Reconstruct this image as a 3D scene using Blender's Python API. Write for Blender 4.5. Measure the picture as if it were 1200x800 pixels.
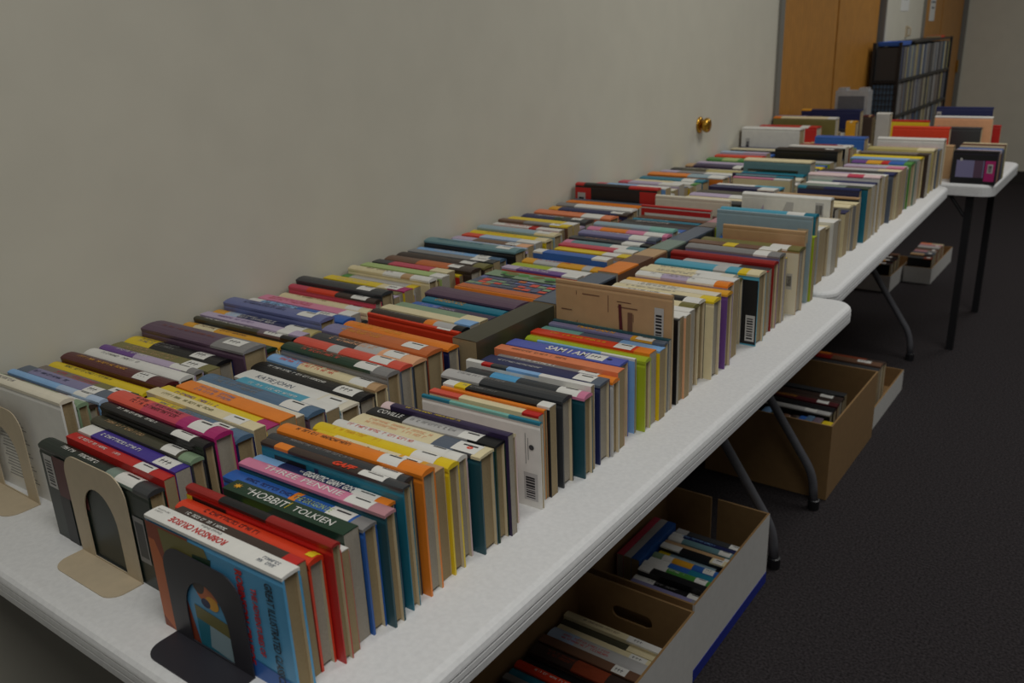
import bpy, math, random
from mathutils import Matrix, Vector

# ---------------------------------------------------------------- camera, world, lights, exposure
scn = bpy.context.scene
C = scn.collection
for o in list(bpy.data.objects):
    bpy.data.objects.remove(o, do_unlink=True)

EYE = 1.37                     # camera height; the table tops are 0.73 m high
FPX, YAW, PITCH, ROLL = 1006.9, math.radians(-36.80), math.radians(-19.49), math.radians(-2.385)
fwd = Vector((math.sin(YAW)*math.cos(PITCH), math.cos(YAW)*math.cos(PITCH), math.sin(PITCH)))
rgt = Vector((math.cos(YAW), -math.sin(YAW), 0)); upv = rgt.cross(fwd)
r2 = rgt*math.cos(ROLL)+upv*math.sin(ROLL); u2 = -rgt*math.sin(ROLL)+upv*math.cos(ROLL)
cd = bpy.data.cameras.new('camera'); cam = bpy.data.objects.new('camera', cd); C.objects.link(cam)
cd.sensor_width = 36; cd.lens = FPX/1200*36; cd.clip_start = .05; cd.clip_end = 60
cam.matrix_world = Matrix(((r2.x, u2.x, -fwd.x, 0), (r2.y, u2.y, -fwd.y, 0), (r2.z, u2.z, -fwd.z, EYE), (0, 0, 0, 1)))
cd.dof.use_dof = True; cd.dof.focus_distance = 1.3; cd.dof.aperture_fstop = 7.0
scn.camera = cam

w = bpy.data.worlds.new('world'); scn.world = w; w.use_nodes = True
w.node_tree.nodes['Background'].inputs[0].default_value = (1, 1, 1, 1)
w.node_tree.nodes['Background'].inputs[1].default_value = .08

def area(name, loc, sx, sy, power, col=(1, .995, .975)):
    l = bpy.data.lights.new(name, 'AREA'); l.shape = 'RECTANGLE'; l.size = sx; l.size_y = sy; l.energy = power; l.color = col
    o = bpy.data.objects.new(name, l); C.objects.link(o); o.location = loc
    return o
# one row of equal ceiling lamps over the aisle beside the tables, above the top of the picture
for ly in (0.0, 3.0, 6.0):
    area('ceiling_lamp_offscreen', (.15, ly, 2.75), 1.2, 1.2, 24)
vs = scn.view_settings
vs.view_transform = 'Standard'; vs.look = 'None'; vs.exposure = 0; vs.gamma = 1; vs.use_curve_mapping = False

# ---------------------------------------------------------------- helpers
RND = random.Random(11)
def s2l(c):
    return tuple((v/255/12.92 if v/255 <= .04045 else ((v/255+.055)/1.055)**2.4) for v in c)
PAL = {k: s2l(v) for k, v in {
 'white': (225,223,215), 'ivory': (222,214,192), 'cream': (224,210,168), 'tan': (188,152,110), 'beige': (196,178,146), 'khaki': (186,172,112),
 'yellow': (226,196,30), 'gold': (222,160,40), 'orange': (232,130,36), 'burnt orange': (196,104,52), 'salmon': (226,130,86), 'peach': (232,172,128),
 'coral': (216,84,66), 'red orange': (218,62,30), 'red': (190,34,30), 'dark red': (150,30,26), 'maroon': (84,30,34), 'rust': (140,62,36),
 'pink': (214,128,158), 'dusty pink': (184,132,138), 'pale pink': (222,196,194), 'rose': (196,66,88), 'magenta': (170,34,104),
 'lilac': (186,170,194), 'lavender': (128,124,160), 'periwinkle': (104,112,158), 'purple': (108,70,140), 'indigo': (64,46,140), 'dusky purple': (92,68,88), 'dark purple': (50,38,72), 'violet': (82,94,178), 'purple grey': (110,94,104),
 'navy': (32,40,84), 'blue': (44,96,172), 'sky blue': (84,160,204), 'light blue': (132,176,220), 'pale blue': (172,192,216), 'slate blue': (84,112,138), 'slate': (88,98,112), 'blue grey': (92,96,120),
 'aqua': (78,160,184), 'aqua grey': (148,172,180), 'mint': (124,182,168), 'teal': (30,118,140), 'dark teal': (28,74,84), 'grey teal': (104,140,144),
 'green': (76,140,62), 'light green': (170,192,120), 'sage': (130,154,122), 'grey green': (122,140,128), 'olive': (118,112,62), 'dark olive': (66,64,48), 'lime': (166,182,36), 'dark green': (28,58,40),
 'black': (24,24,26), 'charcoal': (58,60,62), 'grey': (132,130,128), 'light grey': (184,182,178), 'brown grey': (120,108,98), 'brown': (112,80,60), 'dark brown': (60,46,40),
 'page': (205,190,158), 'ink': (22,22,26), 'deep green': (26,38,32)}.items()}

def mat(name, col=None, rough=.5, attr=False, noise=0, scale=60, bump=0, metal=0, stripe=None, spec=.5):
    m = bpy.data.materials.new(name); m.use_nodes = True; nt = m.node_tree; b = nt.nodes['Principled BSDF']
    b.inputs['Roughness'].default_value = rough; b.inputs['Metallic'].default_value = metal; b.inputs['Specular IOR Level'].default_value = spec
    tc = nt.nodes.new('ShaderNodeTexCoord')
    if attr:
        src = nt.nodes.new('ShaderNodeAttribute'); src.attribute_name = 'Col'; out = src.outputs['Color']
    else:
        src = nt.nodes.new('ShaderNodeRGB'); src.outputs[0].default_value = (*col, 1); out = src.outputs[0]
    nz = nt.nodes.new('ShaderNodeTexNoise'); nz.inputs['Scale'].default_value = scale; nz.inputs['Detail'].default_value = 4
    nt.links.new(tc.outputs['Object'], nz.inputs['Vector'])
    if noise:
        mr = nt.nodes.new('ShaderNodeMapRange'); mr.inputs[1].default_value = .3; mr.inputs[2].default_value = .7
        mr.inputs[3].default_value = 1-noise; mr.inputs[4].default_value = 1+noise*.6
        nt.links.new(nz.outputs[0], mr.inputs[0])
        mx = nt.nodes.new('ShaderNodeMix'); mx.data_type = 'RGBA'; mx.blend_type = 'MULTIPLY'; mx.inputs[0].default_value = 1
        nt.links.new(out, mx.inputs[6]); nt.links.new(mr.outputs[0], mx.inputs[7]); out = mx.outputs[2]
    if stripe:
        wv = nt.nodes.new('ShaderNodeTexWave'); wv.bands_direction = stripe[0]; wv.inputs['Scale'].default_value = stripe[1]; wv.inputs['Distortion'].default_value = stripe[2]
        nt.links.new(tc.outputs['Object'], wv.inputs['Vector'])
        mr = nt.nodes.new('ShaderNodeMapRange'); mr.inputs[3].default_value = 1-stripe[3]; mr.inputs[4].default_value = 1
        nt.links.new(wv.outputs[1], mr.inputs[0])
        mx = nt.nodes.new('ShaderNodeMix'); mx.data_type = 'RGBA'; mx.blend_type = 'MULTIPLY'; mx.inputs[0].default_value = 1
        nt.links.new(out, mx.inputs[6]); nt.links.new(mr.outputs[0], mx.inputs[7]); out = mx.outputs[2]
    nt.links.new(out, b.inputs['Base Color'])
    if bump:
        bp = nt.nodes.new('ShaderNodeBump'); bp.inputs['Strength'].default_value = bump; bp.inputs['Distance'].default_value = .002
        nt.links.new(nz.outputs[0], bp.inputs['Height']); nt.links.new(bp.outputs[0], b.inputs['Normal'])
    return m
M = {
 'jacket': mat('book_jacket', rough=.38, attr=True, noise=.05, scale=55),
 'print': mat('printed_ink', rough=.45, attr=True),
 'page': mat('page_edges', s2l((168,148,110)), .9, noise=.08, scale=300, stripe=('Y', 260, 1.5, .35)),
 'page_white': mat('white_page_edges', s2l((174,166,150)), .9, noise=.08, scale=300, stripe=('Y', 260, 1.5, .3)),
 'wall': mat('painted_wall', s2l((203,199,182)), .6, noise=.03, scale=9, bump=.12),
 'wall_far': mat('painted_end_wall', s2l((203,199,182)), .6, noise=.03, scale=9, bump=.12),
 'plastic': mat('white_table_plastic', s2l((222,222,220)), .55, noise=.06, scale=140, bump=.15),
 'carpet': mat('dark_carpet', s2l((54,50,51)), .95, noise=.6, scale=160, bump=.6, spec=.1),
 'steel': mat('grey_painted_steel', s2l((92,92,96)), .4, noise=.08),
 'black_steel': mat('black_painted_steel', s2l((28,28,30)), .45, noise=.08),
 'tan_steel': mat('tan_enamel_steel', s2l((190,174,146)), .5, noise=.05),
 'dark_steel': mat('black_enamel_steel', s2l((44,43,50)), .45, noise=.05),
 'card': mat('brown_cardboard', s2l((142,110,68)), .85, noise=.07, scale=40, stripe=('X', 60, .6, .05)),
 'card_in': mat('cardboard_inside', s2l((142,110,68)), .9, noise=.08, scale=40),
 'box_white': mat('white_box_card', s2l((214,212,206)), .6, noise=.04),
 'box_blue': mat('blue_box_print', s2l((38,52,150)), .5, noise=.05),
 'wood': mat('oak_veneer_door', s2l((186,128,52)), .45, noise=.1, scale=14, stripe=('Y', 9, 6, .14)),
 'frame': mat('grey_door_frame', s2l((120,118,110)), .5, noise=.05),
 'base_and_shade': mat('dark_base_and_shade', s2l((40,36,32)), .6, noise=.05),  # far base, and the left strip added as shade under the table
 'brass': mat('brass', s2l((196,150,60)), .28, noise=.08, metal=1),
 'paper': mat('paper_notice', s2l((214,214,208)), .8, noise=.05),
 'blue_plastic': mat('blue_plastic', s2l((52,104,196)), .4, noise=.05),
 'metal': mat('brushed_metal', s2l((176,176,178)), .4, noise=.1, metal=.5),
}
def mesh(name, verts, faces, cols=None, mats=('jacket',), midx=None, smooth=False):
    me = bpy.data.meshes.new(name); me.from_pydata(verts, [], faces)
    for m in mats: me.materials.append(M[m])
    if cols is not None:
        a = me.attributes.new('Col', 'FLOAT_COLOR', 'FACE')
        a.data.foreach_set('color', [v for c in cols for v in (*c, 1)])
    if midx is not None: me.polygons.foreach_set('material_index', midx)
    if smooth: me.polygons.foreach_set('use_smooth', [True]*len(faces))
    me.update(); return me
def link(name, me, parent=None, loc=None, rot=None):
    o = bpy.data.objects.new(name, me); C.objects.link(o)
    if parent: o.parent = parent
    if loc: o.location = loc
    if rot: o.rotation_euler = rot
    return o
def empty(name, loc, rz=0):
    o = bpy.data.objects.new(name, None); C.objects.link(o); o.location = loc; o.rotation_euler = (0, 0, rz); o.empty_display_size = .02
    return o
def tag(o, label, cat, group=None):
    o['label'] = label; o['category'] = cat
    if group: o['group'] = group
    return o
class B:                                            # collects boxes, tubes and loops for ONE mesh
    def __init__(s): s.v = []; s.f = []
    def box(s, x0, x1, y0, y1, z0, z1):
        n = len(s.v); s.v += [(x, y, z) for z in (z0, z1) for x, y in ((x0, y0), (x1, y0), (x1, y1), (x0, y1))]
        s.f += [tuple(n+i for i in f) for f in ((3,2,1,0), (4,5,6,7), (0,1,5,4), (1,2,6,5), (2,3,7,6), (3,0,4,7))]; return s
    def tube(s, pts, r, k=10):
        pts = [Vector(p) for p in pts]; n = len(s.v)
        for i, p in enumerate(pts):
            d = ((pts[min(i+1, len(pts)-1)]-p).normalized()+(p-pts[max(i-1, 0)]).normalized()).normalized()
            a = d.orthogonal().normalized() if i == 0 else (a-d*a.dot(d)).normalized()
            b = d.cross(a)
            s.v += [tuple(p+(a*math.cos(t)+b*math.sin(t))*r) for t in (2*math.pi*j/k for j in range(k))]
        for i in range(len(pts)-1):
            for j in range(k):
                s.f.append((n+i*k+j, n+i*k+(j+1) % k, n+(i+1)*k+(j+1) % k, n+(i+1)*k+j))
        s.f.append(tuple(n+j for j in reversed(range(k)))); s.f.append(tuple(n+(len(pts)-1)*k+j for j in range(k))); return s
    def lathe(s, prof, c=(0, 0, 0), axis='X', k=20):
        n = len(s.v)
        for h, r in prof:
            for j in range(k):
                t = 2*math.pi*j/k; a, b = r*math.cos(t), r*math.sin(t)
                s.v.append((c[0]+h, c[1]+a, c[2]+b) if axis == 'X' else (c[0]+a, c[1]+b, c[2]+h))
        for i in range(len(prof)-1):
            for j in range(k): s.f.append((n+i*k+j, n+i*k+(j+1) % k, n+(i+1)*k+(j+1) % k, n+(i+1)*k+j))
        s.f.append(tuple(n+j for j in reversed(range(k)))); s.f.append(tuple(n+(len(prof)-1)*k+j for j in range(k))); return s
    def loft(s, loops):
        n = len(s.v); k = len(loops[0])
        for l in loops: s.v += l
        for i in range(len(loops)-1):
            for j in range(k): s.f.append((n+i*k+j, n+i*k+(j+1) % k, n+(i+1)*k+(j+1) % k, n+(i+1)*k+j))
        s.f.append(tuple(n+j for j in reversed(range(k)))); s.f.append(tuple(n+(len(loops)-1)*k+j for j in range(k))); return s
    def put(s, name, m, parent=None, loc=None, rot=None, smooth=False):
        return link(name, mesh(name, s.v, s.f, mats=(m,), smooth=smooth), parent, loc, rot)
def bend(pts, r=.04, n=6):                          # round the corners of a polyline
    P = [Vector(p) for p in pts]; out = [P[0]]
    for a, b, c in zip(P, P[1:], P[2:]):
        u = (a-b).normalized(); v = (c-b).normalized(); q = min(r, (a-b).length*.45, (c-b).length*.45)
        for i in range(n+1):
            t = i/n; out.append((b+u*q)*(1-t)**2+b*2*t*(1-t)+(b+v*q)*t*t)
    return out+[P[-1]]
def struct(o):
    o['kind'] = 'structure'; return o

# ---------------------------------------------------------------- the room
WX = -1.475                                          # face of the long wall
struct(B().box(-4, 7, -4, 12, -.1, 0).put('floor', 'carpet'))
struct(B().box(WX-.15, WX, -4, 4.10, 0, 3).put('wall_left', 'wall'))
struct(B().box(WX-.15, WX, 5.96, 7.0, 0, 3).put('wall_left_beyond_doors', 'wall'))
struct(B().box(WX-.15, 6, 8.66, 8.8, 0, 3).put('wall_far', 'wall_far'))
struct(B().box(WX, WX+.006, -4, 4.10, 0, .10).put('added_shade_base_left', 'base_and_shade'))  # unseen dark strip, added to darken the wall under the table
struct(B().box(WX, 6, 8.654, 8.66, 0, .10).put('baseboard_far', 'base_and_shade'))
def doors(n, y0, y1, y2, y3):
    f = B()
    for a, b in ((y0, y0+.05), (y3-.025, y3)): f.box(WX-.12, WX+.012, a, b, 0, 2.2)
    f.box(WX-.12, WX+.012, y0, y3, 2.13, 2.2)
    fr = struct(f.put('trim_%d' % n, 'frame'))
    struct(B().box(WX-.14, WX-.09, y0, y3, 0, 2.2).put('trim_%d' % (n+10), 'frame'))
    for k, (a, b, mm) in enumerate(((y1-(y1-y0-.05), y1-.012, 'wood'), (y1+.012, y3-.055, 'wood'))):
        d = struct(B().box(WX-.06, WX-.02, a+.004, b, .01, 2.12).put('door_%d' % (n*2-1+k), mm))
        h = B(); hy = a+.004 if k == 0 else b
        for hz in (.25, .98, 1.85): h.lathe([(hz-.05, .008), (hz+.05, .008)], (WX-.012, hy, 0), 'Z', 8)
        h.put('hinge', 'brass', d)
doors(1, 4.10, 5.07, 5.07, 5.96)
doors(2, 7.0, 7.77, 7.77, 8.66)
# brass knob on the wall
kn = empty('brass_wall_fixture', (WX, 3.28, 1.01)); tag(kn, 'round brass knob sticking out of the pale wall above the books', 'knob')
B().lathe([(-.004, .032), (.004, .032), (.008, .026), (.010, .014)], k=24).put('rosette', 'brass', kn, smooth=True)
B().lathe([(.006, .011), (.014, .012), (.018, .020), (.024, .027), (.032, .029), (.040, .026), (.045, .016), (.047, .004)], k=24).put('knob', 'brass', kn, smooth=True)
# notices
for nm, lab, y, z0, z1, wd, x in (('wall_notice', 'printed paper notice taped to the pale wall between wooden doors', 6.45, 1.43, 1.72, .22, WX),
                               ('door_notice', 'narrow white paper notice taped to the far wooden door', 7.40, 1.36, 1.72, .17, WX-.02)):
    r = empty(nm, (x, y, z0)); tag(r, lab, 'notice')
    B().box(0, .002, -wd/2, wd/2, 0, z1-z0).put('sheet', 'paper', r)
    v = []; f = []
    for i in range(7):
        zz = (z1-z0)*(.9-.11*i); n = len(v); ww = wd*(.38 if i % 3 else .25)
        v += [(.0025, -ww, zz), (.0025, ww, zz), (.0025, ww, zz+.012), (.0025, -ww, zz+.012)]; f.append((n, n+1, n+2, n+3))
    link('printed_lines', mesh('printed_lines', v, f, [PAL['slate']]*len(f), ('print',)), r)
sw = empty('wall_bracket', (WX, 6.55, 1.262)); tag(sw, 'small tan wall bracket between the wooden doors above the disc rack', 'bracket')
B().box(0, .012, -.014, .014, 0, .075).put('plate', 'tan_steel', sw); B().tube(bend([(.008, 0, .012), (.03, 0, .012), (.03, 0, .063), (.008, 0, .063)], .012), .005, 8).put('grip', 'tan_steel', sw, smooth=True)

# ---------------------------------------------------------------- tables
TZ = .73
def rrect(x0, x1, y0, y1, r, ins, z, n=7):
    x0 += ins; x1 -= ins; y0 += ins; y1 -= ins; r = max(r-ins, .004); out = []
    for cx, cy, a0 in ((x1-r, y0+r, -90), (x1-r, y1-r, 0), (x0+r, y1-r, 90), (x0+r, y0+r, 180)):
        for i in range(n+1):
            a = math.radians(a0+90*i/n); out.append((cx+r*math.cos(a), cy+r*math.sin(a), z))
    return out
def table(name, label, cx, cy, sx, sy, rz, legs, h=.042, grooves=True):
    r = empty(name, (cx, cy, 0), rz); tag(r, label, 'table', 'folding tables along the wall')
    pr = [(TZ-h, .006), (TZ-h+.003, 0)]
    if grooves:
        for g in (.36, .62): pr += [(TZ-h+h*g-.0022, 0), (TZ-h+h*g-.001, .0022), (TZ-h+h*g+.001, .0022), (TZ-h+h*g+.0022, -.0006)]
    pr += [(TZ-.011, 0), (TZ-.006, .0018), (TZ-.002, .006), (TZ, .014)]
    top = B().loft([rrect(-sx/2, sx/2, -sy/2, sy/2, .055, i, z) for z, i in pr]).put('table_top', 'plastic', r)
    for y, kind in legs:
        b = B()
        if kind == 'wish':
            for s in (-1, 1):
                b = B().tube(bend([(s*.03, y, TZ-h), (s*.03, y, TZ-h-.10), (s*.345, y, .115), (s*.355, y, .02)], .06), .0125, 12)
                lg = b.put('leg', 'steel', r, smooth=True)
                B().lathe([(0, .017), (.03, .017), (.032, .013)], (s*.355, y, 0), 'Z', 12).put('foot_cap', 'black_steel', lg)
            B().tube([(-.03, y, TZ-h-.07), (.03, y, TZ-h-.07)], .01, 8).put('leg_hub', 'steel', r)
    return r
table('folding_table', 'long white plastic folding table carrying the three bookends', -.991, 1.236, .945, 1.735, 0, ((.745, 'wish'), (-.62, 'wish')))
table('folding_table', 'white plastic folding table set end to end with the bookend table', -1.02, 2.989, .82, 1.745, math.radians(1.85), ((-.665, 'wish'), (.755, 'wish')))
t3 = table('folding_table', 'white crosswise table with straight black legs under the purple box set', -.975, 4.29, .98, .72, 0, (), h=.05, grooves=False)
for x, y in ((.40, -.31), (.40, .31), (-.42, -.31), (-.42, .31)):
    B().box(x-.014, x+.014, y-.014, y+.014, 0, TZ-.05).put('leg', 'black_steel', t3)
for y in (-.31, .31):
    B().tube([(.385, y, TZ-.14), (.32, y, TZ-.052)], .007, 8).put('leg_brace', 'black_steel', t3)
# xl, xr, y centre, thickness, depth (upwards), yaw, kind, spine bands, cover, call label, lettering colour, id
ROWS={
'A':[
(-0.852,-0.620,0.4450,0.0235,0.150,0.017,'h','white','sky blue',0,'',0),
(-0.839,-0.632,0.4662,0.0160,0.144,0.018,'p','dark brown*8 red*1','brown',0,'white',1),
(-0.859,-0.632,0.4860,0.0215,0.139,0.019,'h','red orange','red orange',0,'maroon',2),
(-0.868,-0.620,0.5045,0.0125,0.150,0.020,'h','dark red*3 black*4 dark red*5','red',0,'',3),
(-0.848,-0.624,0.5185,0.0125,0.133,0.021,'p','charcoal*2 lime*2 grey*2 dark teal*3 white','red',0,'',4),
(-0.835,-0.632,0.5373,0.0230,0.145,0.023,'p','dark green','dark green',0,'',5),
(-0.868,-0.628,0.5607,0.0220,0.140,0.024,'h','blue*5 orange*.5 blue*4 grey*1','blue',1,'navy',6),
(-0.864,-0.616,0.5817,0.0180,0.150,0.025,'h','pink*8 dusty pink*2','dark teal',1,'',7),
(-0.863,-0.632,0.5994,0.0155,0.147,0.025,'h','light blue*2 navy*6 navy*1 orange*1','navy',1,'',8),
(-0.862,-0.620,0.6147,0.0132,0.165,0.026,'h','dark brown*1 orange*1 dark brown*6 charcoal*1.5','teal',1,'',9),
(-0.868,-0.632,0.6305,0.0166,0.165,0.028,'h','charcoal*7 charcoal*2','charcoal',1,'grey',10),
(-0.868,-0.620,0.6517,0.0239,0.170,0.029,'h','orange','orange',1,'dark brown',11),
(-0.842,-0.628,0.6776,0.0225,0.154,0.031,'p','yellow*1.5 cream*5 gold*2 tan*1','cream',1,'',12),
(-0.857,-0.624,0.7010,0.0225,0.155,0.032,'h','yellow','yellow',1,'gold',13),
(-0.849,-0.632,0.7268,0.0215,0.151,0.034,'h','white','pale pink',1,'coral',14),
(-0.848,-0.620,0.7617,0.0310,0.143,0.035,'h','cream*6 slate*1.5 charcoal*1.2 cream*.6','dark teal',1,'peach',15),
(-0.845,-0.620,0.7897,0.0231,0.145,0.036,'h','black*3 light grey*5 black*2','dark green',1,'',16),
(-0.820,-0.616,0.8081,0.0120,0.151,0.037,'p','dark purple*8 dark purple*2','dark purple',0,'yellow',18),
(-0.853,-0.628,0.8256,0.0213,0.140,0.037,'h','pale pink*7 cream*2','pale pink',1,'coral',17),
(-0.831,-0.620,0.8840,0.0065,0.137,0.038,'t','teal*1 mint*2 teal*1','white',0,'',19),
(-0.828,-0.632,0.9018,0.0137,0.139,0.039,'p','coral*2 cream*4 red*1','cream',0,'',20),
(-0.817,-0.632,0.9131,0.0071,0.142,0.037,'p','orange','orange',0,'red',21),
(-0.820,-0.628,0.9263,0.0175,0.145,0.036,'p','white*1 yellow*1 black*6 white*1','black',0,'grey',22),
(-0.851,-0.628,0.9638,0.0295,0.145,0.034,'h','light grey*2.5 charcoal*5','charcoal',0,'grey',23),
(-0.839,-0.616,1.0037,0.0255,0.137,0.032,'h','charcoal*2 sky blue*2 charcoal*3 white*1 pink*1','dark teal',1,'',24),
(-0.855,-0.620,1.0229,0.0111,0.143,0.029,'p','white*1 red*.6 charcoal*1 light blue*2 white*3','white',0,'',25),
(-0.846,-0.620,1.0590,0.0333,0.136,0.027,'h','navy*9 slate','navy',1,'light grey',26),
(-0.841,-0.616,1.0879,0.0226,0.132,0.025,'h','grey*7 orange*1.3','light grey',1,'white',27),
(-0.860,-0.620,1.1117,0.0233,0.137,0.023,'p','salmon','salmon',0,'brown',28),
(-0.855,-0.632,1.1420,0.0319,0.138,0.021,'h','violet*7 violet*2','violet',1,'',29),
(-0.820,-0.628,1.1744,0.0065,0.135,0.019,'p','light blue*2 white','light blue',0,'',30),
(-0.856,-0.616,1.1962,0.0222,0.131,0.017,'h','lime','lime',0,'',31),
(-0.860,-0.620,1.2209,0.0254,0.134,0.015,'p','red orange*7 orange*1','gold',1,'yellow',32),
(-0.860,-0.616,1.2494,0.0232,0.130,0.013,'p','mint*2 slate*2 light blue*2','yellow',0,'',33),
(-0.856,-0.620,1.2705,0.0171,0.135,0.011,'h','lavender*6 gold*1.5 slate*.8','slate',1,'',34),
(-0.859,-0.620,1.2852,0.0105,0.136,0.008,'p','dark teal','dark teal',0,'mint',35),
(-0.858,-0.620,1.2945,0.0065,0.213,0.006,'t','tan','tan',0,'',36),
(-0.846,-0.639,1.3066,0.0165,0.150,0.004,'h','teal','navy',0,'',-1),
(-0.849,-0.620,1.3202,0.0095,0.162,0.004,'p','black*2 gold*1 black*2','black',0,'gold',37),
(-0.838,-0.624,1.3385,0.0188,0.162,0.002,'p','white*2 black*2 white','charcoal',0,'',38),
(-0.837,-0.620,1.3590,0.0204,0.161,0.000,'p','white*3 peach*1 white','peach',0,'grey',39),
(-0.834,-0.624,1.3820,0.0238,0.162,0.000,'p','white','white',0,'grey',40),
(-0.821,-0.628,1.4094,0.0290,0.165,0.000,'h','cream*3 grey*.5 cream*2 olive*1','cream',0,'charcoal',41),
(-0.826,-0.632,1.4416,0.0337,0.165,0.000,'h','white*4 black*1 white*1','charcoal',0,'black',42),
(-0.836,-0.616,1.4769,0.0349,0.161,0.000,'h','cream*6 yellow','cream',0,'grey',43),
(-0.839,-0.628,1.5100,0.0259,0.158,0.000,'p','ivory','ivory',0,'grey',44),
(-0.840,-0.616,1.5378,0.0279,0.158,0.000,'h','gold*2 gold*5','purple',0,'',45),
(-0.832,-0.628,1.5681,0.0309,0.166,0.000,'h','white*2 lilac*2 white*2 orange*1','lilac',0,'grey',46),
(-0.839,-0.628,1.5990,0.0287,0.165,0.000,'p','cream*4 white*3','cream',0,'grey',47),
(-0.840,-0.646,1.6336,0.0371,0.163,0.000,'h','cream*4 white*2 ivory*1','black',0,'charcoal',48),
(-0.835,-0.646,1.6656,0.0259,0.150,0.000,'h','olive','light grey',0,'',-1),
(-0.852,-0.612,1.7011,0.0439,0.160,0.000,'h','aqua*5 light grey*1 aqua*1 yellow*.7 cream*1','aqua',0,'',49),
(-0.831,-0.620,1.7429,0.0385,0.146,0.000,'p','red','olive',0,'',-1),
(-0.823,-0.624,1.7750,0.0246,0.146,0.000,'p','light grey*4 charcoal*2','charcoal',0,'',50),
(-0.866,-0.620,1.8025,0.0288,0.157,0.000,'h','dark red*8','dark red',0,'red',51),
(-0.843,-0.620,1.8390,0.0424,0.167,0.000,'h','grey*6 white*1.2 grey','lavender',0,'',52),
(-0.844,-0.621,1.8687,0.0159,0.150,0.000,'p','yellow','yellow',0,'',-1),
(-0.863,-0.646,1.8933,0.0322,0.162,0.000,'p','brown*3 yellow*1 brown*2 white*1.5','cream',0,'',53),
(-0.848,-0.646,1.9189,0.0178,0.144,0.000,'h','red','slate',0,'white',-1),
(-0.856,-0.612,1.9504,0.0440,0.158,0.000,'h','olive*6 white*1.5 olive*1','tan',0,'',54),
(-0.828,-0.621,1.9801,0.0142,0.150,0.000,'h','red','maroon',0,'charcoal',-1),
(-0.823,-0.620,1.9935,0.0115,0.186,0.000,'t','tan','tan',0,'',55),
(-0.838,-0.632,2.0160,0.0325,0.150,0.000,'h','blue','ivory',0,'white',-1),
(-0.859,-0.620,2.0365,0.0075,0.212,0.000,'t','aqua grey','aqua grey',0,'',57),
(-0.868,-0.616,2.0571,0.0220,0.161,0.000,'p','lime','lime',0,'',56),
(-0.867,-0.624,2.0826,0.0273,0.210,0.000,'h','aqua*6 white*1.5 teal*1','teal',0,'',58),
],
'M':[
(-1.165,-0.900,0.4763,0.0228,0.145,-0.003,'h','deep green*5 grey green*2 charcoal*1','deep green',1,'white',0),
(-1.132,-0.900,0.4964,0.0155,0.152,-0.006,'p','red','red',1,'white',1),
(-1.130,-0.900,0.5157,0.0212,0.155,-0.007,'p','white*1 indigo*6','indigo',1,'white',2),
(-1.137,-0.900,0.5373,0.0197,0.161,-0.009,'h','dark olive*8 sage*1','charcoal',1,'tan',3),
(-1.145,-0.900,0.5564,0.0167,0.173,-0.010,'h','black','black',1,'white',4),
(-1.155,-0.900,0.5802,0.0289,0.179,-0.012,'h','coral*3 rose*3 magenta*3','magenta',1,'maroon',5),
(-1.133,-0.900,0.6100,0.0289,0.162,-0.013,'h','yellow*3 slate blue*6','navy',1,'grey',6),
(-1.156,-0.900,0.6353,0.0199,0.163,-0.014,'p','cream','cream',1,'olive',7),
(-1.165,-0.900,0.6571,0.0219,0.156,-0.015,'p','yellow*7 magenta*1','yellow',0,'purple',8),
(-1.147,-0.900,0.6826,0.0274,0.158,-0.016,'p','orange','orange',0,'lavender',9),
(-1.153,-0.906,0.7065,0.0193,0.150,-0.018,'p','ivory','slate',0,'white',-1),
(-1.165,-0.900,0.7332,0.0330,0.150,-0.018,'h','slate blue','dusky purple',1,'grey',10),
(-1.123,-0.900,0.7633,0.0256,0.141,-0.021,'p','aqua*5 white*2','aqua',0,'white',11),
(-1.159,-0.900,0.7978,0.0371,0.133,-0.023,'h','white*6 ivory*2','white',1,'',12),
(-1.165,-0.900,0.8339,0.0332,0.137,-0.025,'h','black','black',1,'white',13),
(-1.165,-0.900,0.8646,0.0264,0.142,-0.025,'h','light blue*3 cream*6 tan*1','cream',1,'coral',14),
(-1.159,-0.900,0.8932,0.0289,0.156,-0.025,'h','dark green*6 grey','grey',1,'coral',15),
(-1.160,-0.900,0.9229,0.0288,0.157,-0.024,'h','coral*3 light grey*1 coral*5','slate',1,'',16),
(-1.149,-0.900,0.9548,0.0331,0.156,-0.023,'h','charcoal*4 light grey*2 peach*3','charcoal',1,'peach',17),
(-1.157,-0.900,0.9923,0.0402,0.160,-0.022,'h','lavender*1.5 burnt orange*7','rust',1,'gold',18),
(-1.165,-0.905,1.0450,0.0290,0.150,-0.020,'h','orange','navy',0,'gold',19),
(-1.165,-0.935,1.0993,0.0079,0.153,-0.019,'h','red orange','red orange',1,'maroon',20),
(-1.165,-0.935,1.1158,0.0233,0.156,-0.017,'h','dark brown*6 orange*1 light grey*2 black*1','dark brown',0,'grey',21),
(-1.161,-0.935,1.1414,0.0261,0.156,-0.016,'p','cream*5 light blue*1','cream',0,'',22),
(-1.150,-0.935,1.1680,0.0254,0.155,-0.014,'p','sage*7 cream*2','sage',0,'',23),
(-1.135,-0.935,1.1944,0.0257,0.151,-0.013,'p','blue*2 dark purple*4','dark purple',0,'lilac',24),
(-1.133,-0.939,1.2211,0.0266,0.139,-0.011,'h','teal','cream',0,'',-1),
(-1.150,-0.945,1.2483,0.0266,0.147,-0.011,'h','teal','black',0,'gold',-1),
(-1.165,-0.935,1.2894,0.0545,0.154,-0.011,'h','dusky purple','dark purple',0,'',25),
(-1.135,-0.935,1.5020,0.0260,0.156,-0.008,'p','lilac*1 purple*3 white','coral',0,'white',27),
(-1.135,-0.935,1.5365,0.0279,0.153,-0.006,'p','lime*2 white*2','lime',0,'',28),
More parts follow.
